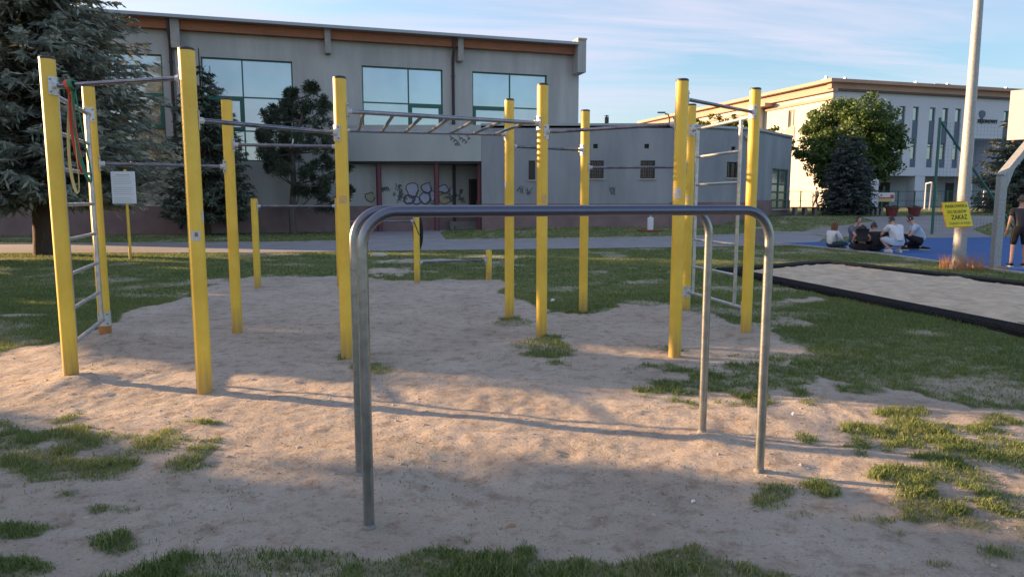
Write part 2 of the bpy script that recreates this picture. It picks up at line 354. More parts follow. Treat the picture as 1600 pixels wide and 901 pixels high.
BLOBS = [(100,715,200,52,1.05),(150,690,120,26,1.0),(60,772,80,11,1.2),(160,850,48,14,.9),(70,832,85,10,1.3),(205,800,60,12,1.2),(315,660,28,6,.8),(325,705,28,9,.8),(250,776,18,7,.9),(30,888,80,14,1.3),(20,680,50,10,.7),(250,700,60,20,.5),
 (735,842,20,12,.9),(830,864,22,12,.9),(650,872,50,20,1),(1150,594,150,34,1),(990,606,12,5,1),(1262,628,30,8,1),(1400,642,45,9,.8),(1400,684,115,28,1.3),(1490,725,135,54,1.2),(1575,705,90,62,1.0),(1425,792,58,22,1),(1265,756,32,20,1.1),(1200,780,36,17,1),(1240,802,32,9,.8),(1340,806,55,12,1.2),(1385,830,40,11,.8),(1530,785,95,32,1.0),(1560,655,36,10,.8),(1480,886,40,9,.6),(1610,770,50,60,.6),(1330,606,45,11,.7),(1560,865,60,15,.5),
 (853,548,54,19,1.3),(790,503,28,7,1.2),(590,575,34,8,.8),(545,562,15,6,1),(885,488,32,6,1),(1047,543,32,8,1),(1210,552,50,10,.6),(1130,575,60,14,1),(108,590,9,5,1),(145,575,8,4,.8)]
BARE = [(650,408,70,4,1),(600,424,45,8,1),(700,440,30,5,1),(1250,468,55,5,1),(1215,505,60,8,.8),(350,442,45,6,1),(30,492,50,3,.9),(1000,490,60,8,.5)]
def grass_field(X, Y):
    w1 = fbm(X*1.6, Y*1.6, 4, 3)-.5; w2 = fbm(X*1.6+40, Y*1.6, 4, 9)-.5; k = .18+.02*np.clip(Y, 0, 30)
    Yc = np.maximum(Y, .9); px, py = proj(X+w1*k*2, np.maximum(Yc+w2*k*2, .8), 0)
    g = np.where(pip(px, py, DIRT), 0., 1.); g = np.where(pip(px, py, STRIP), 1., g)
    n = fbm(X*5, Y*5, 3, 21)-.5; px0, py0 = proj(X, Yc, 0); q = (px+px0)/2; s = (py+py0)/2
    for cx, cy, rx, ry, a in BLOBS:
        d = 1-((q-cx)/rx)**2-((s-cy)/ry)**2; g = np.maximum(g, np.clip((d+n*3.6)*1.25*a, 0, 1)*np.where(d > -.9, 1, 0))
    for cx, cy, rx, ry, a in BARE:
        d = 1-((q-cx)/rx)**2-((s-cy)/ry)**2; g = g*(1-a*np.clip((d+n*2.2)*1.8, 0, 1)*np.where(d > -.8, 1, 0))
    # worn lawn: thin places
    thin = np.clip((fbm(X*1.1+9, Y*1.1, 4, 33)-.60)*5, 0, .55); g = g*(1-thin)
    g = np.maximum(g, .035*np.clip((fbm(X*2+3, Y*2, 3, 95)-.5)*8, 0, 1)*(Y < 10))
    tuft = np.clip((fbm(X*11, Y*11, 3, 90)-.40)*5, 0, 1); k2 = ss(9, 5, Y)*.8+.2; g = g*(1-k2*(1-tuft)*.5)
    return np.clip(g, 0, 1)
PB = dict(A=(112,592),B=(166,537),C=(320,612),D=(371,518),E=(543,563),F=(403,450),G=(532,446),H=(796,500),I=(846,530),J=(911,487),K=(1054,556),L=(1071,490),M=(1165,524),N=(652,441),O=(764,436))
PW = {k: G(*p, z=0) for k, p in PB.items()}
PW['P'] = G(541, 511, z=0)
def relief(X, Y):
    a = ss(17.5, 13.5, Y)*ss(-14, -8, X)*ss(7.2, 5.6, X-np.maximum(0, 6-Y)*.6)
    h = (fbm(X*.7, Y*.7, 3, 50)-.5)*.045 + (fbm(X*3.5, Y*3.5, 3, 51)-.5)*.024 + (fbm(X*12, Y*12, 2, 52)-.5)*.016 + (fbm(X*21+5, Y*21, 2, 53)-.5)*.007
    for (fx, fy, fa) in FOOT:
        dx = (X-fx)*math.cos(fa)+(Y-fy)*math.sin(fa); dy = -(X-fx)*math.sin(fa)+(Y-fy)*math.cos(fa)
        r = (dx/.05)**2+(dy/.13)**2; h = h - .006*np.exp(-r*r) + .003*np.exp(-(r-1.6)**2*2)
    h = h*a
    for k, (dh, rr) in dict(A=(.05,.28),B=(.10,.45),M=(.04,.35),L=(.05,.4),I=(.03,.4),H=(.04,.3),E=(.02,.25)).items():
        p = PW[k]; d2 = (X-p.x-.1)**2+(Y-p.y+.05)**2; h = h + dh*np.exp(-d2/rr**2)
    for (q, dh, rr) in ((G(1110,684,0), .03, .12), (G(700,760,0), -.03, .4), (G(640,745,0), .035, .16), (G(900,640,0), -.02, .6)):
        d2 = (X-q.x)**2+(Y-q.y)**2; h = h + dh*np.exp(-d2/rr**2)
    return h
FOOT = [(random.uniform(-3.2, 3.0), random.uniform(2.6, 8.5), random.uniform(0, 3.14)) for _ in range(0)]
def axis(pts):
    r = [pts[0][0]]
    for (a, b, s0, s1) in pts:
        x = a
        while x < b: 
            s = s0+(s1-s0)*(x-a)/(b-a); x += s; r.append(x)
    return np.array(r)
def make_ground():
    xs = axis([(-1200,-60,400,40),(-60,-14,8,1.2),(-14,-6,.5,.09),(-6,-4,.045,.035),(-4,4.5,.032,.032),(4.5,6.5,.035,.045),(6.5,14,.09,.5),(14,60,1.0,6),(60,1200,40,400)])
    ys = axis([(-300,-4,80,2),(-4,1.8,1,.05),(1.8,6,.025,.045),(6,12,.05,.10),(12,18,.10,.3),(18,60,.5,2.5),(60,1500,6,300)])
    X, Y = np.meshgrid(xs, ys); g = grass_field(X, Y); Z = tz(X, Y)+relief(X, Y) - .0*g
    nx, ny = len(xs), len(ys); v = np.stack([X, Y, Z], -1).reshape(-1, 3)
    i = np.arange(ny-1)[:,None]*nx+np.arange(nx-1)[None]; f = np.stack([i, i+1, i+nx+1, i+nx], -1).reshape(-1, 4)
    return tag(fast('ground', v, f, M_ground, attrs={'grass': g.ravel()}, smooth=True), kind='structure')
make_ground()

def sheet(name, poly, dz, m, step=1.0, kind='structure', parent=None):       # flat surfacing that follows the land
    xs = [p[0] for p in poly]; ys = [p[1] for p in poly]
    import bmesh
    bm = bmesh.new(); bm.faces.new([bm.verts.new((p[0], p[1], 0)) for p in poly])
    for ax in (0, 1):
        lo, hi = (min(xs), max(xs)) if ax == 0 else (min(ys), max(ys)); t = math.ceil(lo/step)*step
        while t < hi:
            co = (t,0,0) if ax == 0 else (0,t,0); no = (1,0,0) if ax == 0 else (0,1,0)
            bmesh.ops.bisect_plane(bm, geom=bm.verts[:]+bm.edges[:]+bm.faces[:], plane_co=co, plane_no=no); t += step
    for q in bm.verts: q.co.z = float(tz(q.co.x, q.co.y))+dz
    bmesh.ops.recalc_face_normals(bm, faces=bm.faces[:])
    if bm.faces and sum(f.normal.z for f in bm.faces) < 0: bmesh.ops.reverse_faces(bm, faces=bm.faces[:])
    me = bpy.data.meshes.new(name); bm.to_mesh(me); bm.free(); me.materials.append(m)
    return tag(link(name, me, parent), kind=kind)
def gp(lst): return [tuple(G(*p))[:2] for p in lst]
path_poly = gp([(-500,404),(0,396),(400,395),(800,390),(1100,386),(1270,383)]) + gp([(1290,370),(1250,362),(1000,372),(700,376),(400,380),(0,382),(-500,385)])
sheet('path', path_poly, .012, M_path)
ent_poly = gp([(545,378),(700,376.5),(688,365),(715,352),(740,350),(560,352)]); sheet('entrance_path', ent_poly, .008, M_path)
plaza_poly = gp([(1250,362.5),(1290,369.5),(1350,372),(1462,372),(1560,373),(1520,356),(1560,346),(1610,343),(1610,338),(1450,337),(1345,340),(1368,347)]); sheet('plaza', plaza_poly, .016, M_plaza)
court_poly = gp([(1208,381),(1300,378),(1450,372.5),(1600,370),(1900,369),(2300,500),(1600,429),(1500,415),(1380,398),(1290,388)])
sheet('sports_court', court_poly, .02, M_bluec)
# kerbs along path and court
def kerb_line(name, pts, w, h, m, seg=1.0, col=None):
    root = thing(name, (*pts[0], 0), *col) if col else tag(bpy.data.objects.new(name, None), kind='structure')
    if not col: COL.objects.link(root)
    n = 0
    for a, b in zip(pts, pts[1:]):
        a = Vector(a).to_2d() if len(a) > 2 else Vector(a); b = Vector(b); d = b-a; k = max(1, round(d.length/seg))
        for i in range(k):
            if n > 250: break
            c = a+d*((i+.5)/k); mb = MB(); mb.rbox((c.x, c.y, float(tz(c.x, c.y))+h/2-.05+random.uniform(-.004,.004)), (d.length/k-.012, w, h+.1), .012, math.atan2(d.y, d.x)+random.uniform(-.004,.004)); mb.build('kerb_stone', m, root); n += 1
    return root
kerb_line('court_kerb', [court_poly[0]]+court_poly[:-7:-1][0:5][::-1][::-1][0:0]+[court_poly[9], court_poly[8], court_poly[7], court_poly[6]], .10, .05, M_kerb)
kerb_line('path_kerb', path_poly[6:13], .09, .05, M_kerb, 1.5)

# ---------------------------------------------------------------- wall tool
class Wall:
    def __init__(s, p0, p1):
        s.p = Vector((p0[0], p0[1])); d = Vector((p1[0], p1[1]))-s.p; s.len = d.length; s.d = d.normalized(); s.n = Vector((s.d.y, -s.d.x))
        if s.n.dot(-s.p) < 0: s.n = -s.n
    def hit(s, px, py):
        r = ray(px, py); r2 = Vector((r.x, r.y)); t = s.p.dot(s.n)/r2.dot(s.n); q = r2*t-s.p; return q.dot(s.d), CH+r.z*t
    def pt(s, a, z, o=0): q = s.p+s.d*a+s.n*o; return Vector((q.x, q.y, z))
    def box(s, mb, a0, a1, z0, z1, o0, o1):
        return mb.hexa([s.pt(a, z, o) for z in (z0, z1) for a, o in ((a0,o1),(a1,o1),(a1,o0),(a0,o0))])
    def face(s, mb, a0, a1, z0, z1, holes, dep=.18):
        A = sorted({a0, a1, *[min(max(q, a0), a1) for h in holes for q in h[:2]]}); Z = sorted({z0, z1, *[min(max(q, z0), z1) for h in holes for q in h[2:]]})
        for i in range(len(A)-1):
            for j in range(len(Z)-1):
                ca, cz = (A[i]+A[i+1])/2, (Z[j]+Z[j+1])/2
                if any(h[0] < ca < h[1] and h[2] < cz < h[3] for h in holes): continue
                mb.add([s.pt(A[i],Z[j]), s.pt(A[i+1],Z[j]), s.pt(A[i+1],Z[j+1]), s.pt(A[i],Z[j+1])], [(0,1,2,3)])
        for h in holes:
            c = [s.pt(h[0],h[2]), s.pt(h[1],h[2]), s.pt(h[1],h[3]), s.pt(h[0],h[3])]; d = [s.pt(h[0],h[2],-dep), s.pt(h[1],h[2],-dep), s.pt(h[1],h[3],-dep), s.pt(h[0],h[3],-dep)]
            mb.add(c+d, [(0,1,5,4),(1,2,6,5),(2,3,7,6),(3,0,4,7)])
        return mb
    def rect(s, x0, y0, x1, y1):                 # opening from two opposite corners as seen
        a0, z1 = s.hit(x0, y0); a1, z0 = s.hit(x1, y1); return (min(a0,a1), max(a0,a1), min(z0,z1), max(z0,z1))
def window(w, hole, parent, frame, glass, vs=(), hs=(), fw=.07, dep=.14, thick=None):
    """frame with bars at fractions vs/hs; one pane object per light"""
    a0, a1, z0, z1 = hole; mb = MB(); o0, o1 = -dep, -dep+.07
    w.box(mb, a0, a1, z1-fw, z1, o0, o1); w.box(mb, a0, a1, z0, z0+fw, o0, o1); w.box(mb, a0, a0+fw, z0+fw, z1-fw, o0, o1); w.box(mb, a1-fw, a1, z0+fw, z1-fw, o0, o1)
    av = [a0+fw/2]+[a0+(a1-a0)*v for v in vs]+[a1-fw/2]; zv = [z0+fw/2]+[z0+(z1-z0)*h for h in hs]+[z1-fw/2]
    for v in av[1:-1]: w.box(mb, v-fw/2, v+fw/2, z0+fw, z1-fw, o0+.002, o1-.003)
    for i, h in enumerate(zv[1:-1]): w.box(mb, a0+fw, a1-fw, h-fw/2, h+fw/2, o0+.004, o1-.006)
    if thick:
        i, j = thick; q0, q1, r0, r1 = av[i]+fw/2, av[i+1]-fw/2, zv[j]+fw/2, zv[j+1]-fw/2; e = .13
        for b in ((q0,q1,r0,r0+e),(q0,q1,r1-e,r1),(q0,q0+e,r0+e,r1-e),(q1-e,q1,r0+e,r1-e)): w.box(mb, *b, o0+.01, o1+.02)
    fr = mb.build('window', frame, parent)
    for i in range(len(av)-1):
        for j in range(len(zv)-1):
            p = MB(); t = .006*random.uniform(-1,1)
            w.box(p, av[i], av[i+1], zv[j], zv[j+1], -dep+.012, -dep+.024); o = p.build('pane', glass, fr)
    return fr

# ---------------------------------------------------------------- sports hall
hp0 = at(180, 18, 31.3); hp1 = at(905, 66, 37.4); dv = Vector((hp1.x-hp0.x, hp1.y-hp0.y)).normalized()
h0 = Vector((hp0.x, hp0.y))-dv*12; hw = Wall(h0, (hp1.x, hp1.y)); HT = 9.2
hall = thing('sports_hall', (hp1.x-10, hp1.y-3, 0), 'large grey sports hall with blue glazed windows and orange timber fascia', 'building')
HR = [hw.rect(-40,84,96,246), hw.rect(152,80,262,250), hw.rect(313,88,462,250), hw.rect(565,101,693,243), hw.rect(738,109,854,246)]
HR = [(a,b,HR[1][2],HR[1][3]) for a,b,_,_ in HR]
mb = MB(); hw.face(mb, 0, hw.len, -.3, HT, HR, .2)
B_ = 22.0
mb.add([hw.pt(hw.len,-.3), hw.pt(hw.len,-.3,-B_), hw.pt(hw.len,HT-.2,-B_), hw.pt(hw.len,HT)], [(0,1,2,3)])
mb.add([hw.pt(0,-.3), hw.pt(0,-.3,-B_), hw.pt(0,HT-.2,-B_), hw.pt(0,HT)], [(3,2,1,0)])
mb.add([hw.pt(0,-.3,-B_), hw.pt(hw.len,-.3,-B_), hw.pt(hw.len,HT-.2,-B_), hw.pt(0,HT-.2,-B_)], [(3,2,1,0)])
mb.build('wall', M_hall, hall)
mb = MB(); hw.box(mb, 0, hw.len+.05, -.3, 1.22, 0.002, .06); mb.build('plinth', M_plinth, hall)
mb = MB(); hw.box(mb, 0, hw.len-.35, HT-.42, HT-.02, .004, .34); mb.build('timber_fascia', M_wood, hall)
mb = MB(); hw.box(mb, 0, hw.len-.32, HT-.02, HT+.10, .0, .62); mb.build('gutter', M_dark, hall)
mb = MB(); mb.hexa([hw.pt(a,z,o) for z in (0,1) for a,o in ((0,.8),(hw.len-.3,.8),(hw.len-.3,-B_-.3),(0,-B_-.3))])
mb.v = [(v[0],v[1],(HT+.10 if k in (0,1) else HT-.1)+(.07 if k > 3 else 0) if k % 4 in (0,1) else HT-.1+(.07 if k > 3 else 0)) for k, v in enumerate(mb.v)]
mb.build('roof', M_roofm, hall)
mb = MB(); e0 = hw.hit(896,62)[0]; hw.box(mb, hw.len-.36, hw.len+.08, HT-1.35, HT+.22, -.9, .75); hw.box(mb, hw.len-.38, hw.len+.10, HT+.22, HT+.30, -.92, .80); mb.build('gable_end', M_hall, hall)
for px, y1, w_ in ((277,78,.36),(512,86,.26),(717,98,.26)):
    a, z = hw.hit(px, y1); mb = MB(); hw.box(mb, a-w_/2, a+w_/2, z, HT-.02, .02, .48); mb.build('beam_end', M_kerb, hall)
a, z = hw.hit(281, 70); mb = MB(); hw.box(mb, a-.2, a+.2, 1.22, z, .0, .16); mb.build('pilaster', M_hall, hall)
for px in (268, 707):
    a, _ = hw.hit(px, 100); mb = MB(); mb.tube([hw.pt(a,HT,.4), hw.pt(a,HT-.5,.4), hw.pt(a,HT-.9,.12), hw.pt(a,.2,.12)], .07, 8)
    for z in (3.0, 5.2, 7.4): mb.tube([hw.pt(a,z,.12), hw.pt(a,z+.06,.12)], .095, 8)
    mb.build('downpipe', M_dark, hall, True)
for i, h in enumerate(HR):
    q = {0:(.5,), 1:(.30,), 2:(.44,), 3:(.57,), 4:(.50,)}[i]
    window(hw, h, hall, M_green, M_glassH, q, (.30,.63), .06, .16, thick=({0:(1,1),1:(1,1),2:(0,1),3:(1,1),4:(0,1)}[i]))
# graffiti on the wall of the recess
def flatpoly(w, mb, pts, off):
    q = [w.pt(*w.hit(*p), off) for p in pts]; mb.add(q, [tuple(range(len(q)))]); return mb
def scribble(w, mb, pts, r, off):
    mb.tube([w.pt(*w.hit(*p), off) for p in pts], r, 4, flat=.3)
M_gv = mat('pale_violet_spray', (.46,.48,.62), .8, (.40,.42,.56), 3); M_gy = mat('yellow_beige_spray', (.42,.39,.27), .8, (.36,.34,.25), 3); M_gk = mat('dark_spray_line', (.10,.11,.12), .8)
def blob(cx, cy, rx, ry, n=14, j=.12): return [(cx+rx*math.cos(2*math.pi*k/n)*random.uniform(1-j,1+j), cy+ry*math.sin(2*math.pi*k/n)*random.uniform(1-j,1+j)) for k in range(n)]
mv, mk, my = MB(), MB(), MB()
for (cx, cy, rx, ry) in ((645,297,10,12),(640,312,8,7),(667,293,7,8),(664,309,8,8),(651,313,6,6),(693,295,8,6),(707,303,5,10),(676,305,5,8)):
    b = blob(cx, cy, rx, ry, 11, .28); flatpoly(hw, mv, b, .012+random.random()*.004); scribble(hw, mk, b+b[:1], .05, .022)
for (cx, cy, rx, ry) in ((678,312,8,6),(695,310,12,8),(578,308,8,7)): b = blob(cx, cy, rx, ry, 10, .2); flatpoly(hw, my, b, .008); scribble(hw, mk, b, .025, .02)
for k in range(46):
    x, y = random.choice([(622,random.uniform(286,312)),(720,random.uniform(298,314)),(629,random.uniform(300,314)),(700,308),(600,296)]); x += random.uniform(-6,6)
    scribble(hw, mk, [(x+random.uniform(-4,4), y+random.uniform(-4,4)) for _ in range(4)], .022, .024)
mv.build('graffiti_fill', M_gv, hall); my.build('graffiti_yellow', M_gy, hall)['kind'] = 'stuff'; mk.build('graffiti_outline', M_gk, hall)['kind'] = 'stuff'

# ---------------------------------------------------------------- low annex with canopy
AT = 4.93
ap = [at(532,196,33.6), at(752,196,33.6), at(1050,196,33.6), at(1180,203,35.6), at(1238,215,39.9)]
annex = thing('low_annex', (ap[2].x, ap[2].y, 0), 'low flat-roofed blue grey stained block with barred windows beside the sports hall', 'building')
aw1 = Wall(ap[1], ap[2]); aw2 = Wall(ap[2], ap[3]); aw3 = Wall(ap[3], ap[4])
h1 = [aw1.rect(826,251,836,281), aw1.rect(922,251,943,279), aw1.rect(1001,251,1023,279)]; v1 = [aw1.rect(927,225,934,232), aw1.rect(1007,225,1014,232)]
h2 = [aw2.rect(1136,253,1152,278)]; v2 = [aw2.rect(1143,229,1149,235)]
h3 = [aw3.rect(1207,263,1229,326)]
mb = MB()
aw1.face(mb, 0, aw1.len, -.2, AT, h1+v1); aw2.face(mb, 0, aw2.len, -.2, AT, h2+v2); aw3.face(mb, 0, aw3.len, -.2, AT, h3)
bk = [(ap[4].x+1.2, ap[4].y+9), (ap[1].x, ap[4].y+9)]
e4 = ap[4]; mb.add([(e4.x,e4.y,-.2),(bk[0][0],bk[0][1],-.2),(bk[0][0],bk[0][1],AT),(e4.x,e4.y,AT)], [(0,1,2,3)])
mb.add([(ap[1].x,ap[1].y,-.2),(ap[1].x,ap[1].y+2.6,-.2),(ap[1].x,ap[1].y+2.6,AT),(ap[1].x,ap[1].y,AT)], [(3,2,1,0)])
mb.build('wall', M_annex, annex)
mb = MB(); pl = [(p.x,p.y) for p in ap[1:]]+bk; mb.prism([(p[0],p[1]) for p in pl], AT-.12, AT+.001); mb.build('roof', M_roofm, annex)
mb = MB()
for w in (aw1, aw2, aw3): w.box(mb, -.02, w.len+.02, AT-.02, AT+.09, -.25, .05)
mb.build('parapet_cap', M_roofm, annex)
mb = MB()
aw1.box(mb, 0, aw1.len, -.2, 1.33, .003, .05); aw2.box(mb, 0, aw2.len, -.2, 1.4, .003, .05)
hh = h3[0]; aw3.box(mb, 0, hh[0], -.2, 1.5, .003, .05); aw3.box(mb, hh[1], aw3.len, -.2, 1.5, .003, .05); aw3.box(mb, hh[0], hh[1], -.2, hh[2], .003, .05)
mb.build('plinth', M_plinth, annex)
for w, hs_ in ((aw1,h1),(aw2,h2)):
    for h in hs_:
        fr = window(w, h, annex, M_dark, M_glassD, (.5,), (), .05, .15)
        g = MB()
        k = 6
        for i in range(1, k): a = h[0]+(h[1]-h[0])*i/k; g.tube([w.pt(a,h[2],-.04), w.pt(a,h[3],-.04)], .012, 5)
        for i in range(1, 5): z = h[2]+(h[3]-h[2])*i/5; g.tube([w.pt(h[0],z,-.04), w.pt(h[1],z,-.04)], .012, 5)
        g.build('window_grille', M_dark, fr)
        sl = MB(); w.box(sl, h[0]-.05, h[1]+.05, h[2]-.05, h[2], -.1, .07); sl.build('sill', M_kerbW, fr)
for w, hs_ in ((aw1,v1),(aw2,v2)):
    for h in hs_: g = MB(); w.box(g, *h[:2], *h[2:], -.16, -.12); g.build('vent', M_black, annex)
fr = window(aw3, h3[0], annex, M_green, M_glassC, (.48,), (.22,.42,.62), .09, .12); sl = MB(); aw3.box(sl, h3[0][0]-.1, h3[0][1]+.1, h3[0][2]-.07, h3[0][2], -.1, .12); sl.build('sill', M_kerbW, fr)
mb = MB(); scribs = [(1030,300),(830,300),(1070,312),(1000,308),(956,300)]
for sx_, sy_ in ((812,296),(826,300),(845,298),(955,298)):
    for k in range(4): scribble(aw1, mb, [(sx_+random.uniform(-6,6), sy_+random.uniform(-7,7)) for _ in range(4)], .018, .012)
mb.build('graffiti_tag', M_gk, annex)['kind'] = 'stuff'
mb = MB(); p = aw2.pt(*[aw2.hit(1176,1)[0], 4.55, .1]); mb.box(p, (.35,.2,.14)); mb.build('wall_lamp', M_kerbW, annex)
# canopy box over the entrance
can = thing('entrance_canopy', (ap[0].x, ap[0].y, 0), 'pale grey green box canopy on plum columns over the recessed graffiti entrance', 'canopy')
cw = Wall(ap[0], ap[1]); zb = cw.hit(640,252)[1]
mb = MB(); cw.box(mb, 0, cw.len-.004, zb, AT+.02, -2.2, .03); mb.build('canopy_box', M_canopy, can)
mb = MB()
for k in range(7):
    a = cw.hit(707+k*7, 213+(k%2)*5)[0] if False else cw.hit(703+k*4.5, 213)[0]; z = cw.hit(700, 212+(k%3)*3)[1]
    mb.tube([cw.pt(a,z,.04), cw.pt(a+.1,z-.12,.04), cw.pt(a+.02,z-.2,.04), cw.pt(a+.14,z-.1,.04)], .02, 4)
for k in range(3): a, z = cw.hit(711+k*3, 224); mb.tube([cw.pt(a,z,.04), cw.pt(a+.05,z-.1,.04)], .025, 4)
mb.build('graffiti_tag', M_gk, can)['kind'] = 'stuff'
mb = MB(); cw.box(mb, 0, cw.len-.01, zb-.10, zb-.003, -2.1, -.16); mb.build('soffit_beam', M_dark, can)
for px, yb in ((590,352),(681,350),(749,350)):
    a = cw.hit(px, 300)[0]; mb = MB(); c = cw.pt(a, 0, -.35 if px < 740 else -.45); mb.cone((c.x,c.y,-.1), (c.x,c.y,zb-.1), .13, .13, 14); mb.build('column', M_purple, can, True)
# recess contents
mb = MB(); a0 = hw.hit(560,330)[0]; a1 = hw.hit(752,330)[0]; rec = thing('entrance_steps', (*hw.pt(a0,0,.8)[:2], 0), 'dark low plinth steps under the recessed graffiti entrance', 'steps')
for i in range(2): hw.box(mb, hw.hit(700,330)[0]+.2*i, a1-.1, .0, .45-.2*i, .08, .5+.3*i)
mb.build('step', M_conc, rec)
dr = thing('entrance_door', (*hw.pt(hw.hit(741,300)[0],0,.1)[:2], 0), 'dark narrow door at the right end of the graffiti entrance', 'door')
hd = hw.rect(735,283,747,330); mb = MB(); hw.box(mb, hd[0], hd[1], hd[2], hd[3], .065, .12); mb.build('door_leaf', M_black, dr)
mb = MB()
for b in ((hd[0]-.1,hd[0],hd[2],hd[3]+.1),(hd[1],hd[1]+.1,hd[2],hd[3]+.1),(hd[0],hd[1],hd[3],hd[3]+.1)): hw.box(mb, *b, .065, .16)
mb.build('door_frame', M_dark, dr)
mb = MB(); hw.box(mb, hd[1]-.12, hd[1]-.06, 1.3, 1.45, .121, .17); mb.build('handle', M_zinc, dr)
# small things on the annex roof
rm = thing('roof_mast', (*at(948,190,36)[:2], AT), 'thin roof mast with small box on the low annex roof', 'mast')
p = at(948,190,36); mb = MB(); mb.tube([(p.x,p.y,AT-.1),(p.x,p.y,AT+.75)], .04, 6); mb.box((p.x,p.y,AT+.5),(.18,.18,.28)); mb.tube([(p.x-.12,p.y,AT+.7),(p.x+.12,p.y,AT+.7)],.02,5); mb.build('mast', M_dark, rm)
mb = MB(); mb.box((p.x+.6,p.y,AT+.12),(.7,.5,.25)); mb.build('base_box', M_roofm, rm)

# ---------------------------------------------------------------- courthouse
CT = 11.65
c0 = at(1303,125,62.0); cl = at(1004,190,94.0); cr = at(1600,142,68.0)
dR = (Vector((cr.x,cr.y))-Vector((c0.x,c0.y))); cR = Vector((c0.x,c0.y))+dR*1.35
court = thing('courthouse', (c0.x, c0.y, 0), 'three storey white courthouse with terracotta cornice and narrow blue panelled windows', 'building')
wr = Wall((c0.x,c0.y), cR); wl = Wall((cl.x,cl.y), (c0.x,c0.y))
zl = wr.hit(1440,275)[1]; zcb = wr.hit(1440,149)[1]
cols = [(1386,1394),(1404,1413),(1425,1434),(1451,1460),(1471,1480),(1491,1500),(1567,1575),(1590,1598)]
zr = [wr.hit(1455,y)[1] for y in (168,190,224,250,262)]
holes = []; gl = []
for x0, x1 in cols:
    a0 = wr.hit(x0,200)[0]; a1 = wr.hit(x1,200)[0]; holes.append((a0,a1,zr[4],zr[0])); gl.append((a0,a1))
ent = (wr.hit(1521,240)[0], wr.hit(1556,240)[0], zl-.01, wr.hit(1540,217)[1]); 
mb = MB(); wr.face(mb, 0, wr.len, zl, CT-.2, holes+[ent], .25)
mb.add([wr.pt(ent[0],ent[2],-2.4), wr.pt(ent[1],ent[2],-2.4), wr.pt(ent[1],ent[3],-2.4), wr.pt(ent[0],ent[3],-2.4)], [(0,1,2,3)])
mb.add([wr.pt(ent[0],ent[2],-.2), wr.pt(ent[0],ent[2],-2.4), wr.pt(ent[0],ent[3],-2.4), wr.pt(ent[0],ent[3],-.2)], [(3,2,1,0)])
mb.add([wr.pt(ent[1],ent[2],-.2), wr.pt(ent[1],ent[2],-2.4), wr.pt(ent[1],ent[3],-2.4), wr.pt(ent[1],ent[3],-.2)], [(0,1,2,3)])
mb.add([wr.pt(ent[0],ent[3],-.2), wr.pt(ent[1],ent[3],-.2), wr.pt(ent[1],ent[3],-2.4), wr.pt(ent[0],ent[3],-2.4)], [(0,1,2,3)])
mb.add([wr.pt(0,zl), wr.pt(wr.len,zl), wr.pt(wr.len,zl,-3), wr.pt(0,zl,-3)], [(3,2,1,0)])      # soffit
mb.add([wr.pt(0,.2,-3), wr.pt(wr.len,.2,-3), wr.pt(wr.len,zl,-3), wr.pt(0,zl,-3)], [(0,1,2,3)])   # set back ground floor
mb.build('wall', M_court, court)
for (a0, a1) in gl:
    for zt, zbm in ((zr[0], zr[1]), (zr[2], zr[3])):
        window(wr, (a0,a1,zbm,zt), court, M_bluep, M_glassC, (), (.8,) if zt == zr[2] else (), .09, .2)
    for zt, zbm in ((zr[1], zr[2]), (zr[3], zr[4])):
        p = MB(); wr.box(p, a0, a1, zbm, zt, -.16, -.06); p.build('spandrel_panel', M_bluep, court)
for px in (1365, 1437, 1512, 1580):
    a = wr.hit(px, 300)[0]; mb = MB(); wr.box(mb, a-.55, a+.55, .2, zl-.003, -1.0, -.05); mb.build('column', M_court, court)
for px, y0, w_ in ((1404,290,1.3),(1378,290,.8)):
    a, z = wr.hit(px, y0); mb = MB(); wr.box(mb, a-w_, a+w_, z-1.2, z, -2.97, -2.9); mb.build('ground_floor_window', M_glassD, court)
for px0, px1 in ((1415,1430),(1520,1536)):
    a0 = wr.hit(px0,300)[0]; a1 = wr.hit(px1,300)[0]; mb = MB(); wr.box(mb, a0, a1, .2, zl-.5, -2.98, -2.92); mb.build('doorway', M_black, court)
# left, sunlit wing
lh = [wl.rect(1232,173,1242,198)]; zz = wl.hit(1236,198)[1]; a0, a1 = lh[0][:2]
L2 = wl.hit(1186,200)[0]
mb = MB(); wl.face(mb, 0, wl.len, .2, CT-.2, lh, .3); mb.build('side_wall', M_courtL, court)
window(wl, lh[0], court, M_kerb, M_glassC, (.5,), (), .12, .2)
p = MB(); wl.box(p, a0, a1, zz-1.6, zz-.05, .005, .05); p.build('spandrel_panel', M_kerb, court)
mb = MB(); q = wl.pt(L2, 0, .35); mb.cone((q.x,q.y,.2), (q.x,q.y,CT-1.1), .75, .75, 20); mb.build('round_column', M_courtL, court, True)
mb = MB(); a = wl.hit(1197,200)[0]; wl.box(mb, a-.5, a+.5, 2, 8.2, .01, .06); mb.build('side_window', M_glassD, court)
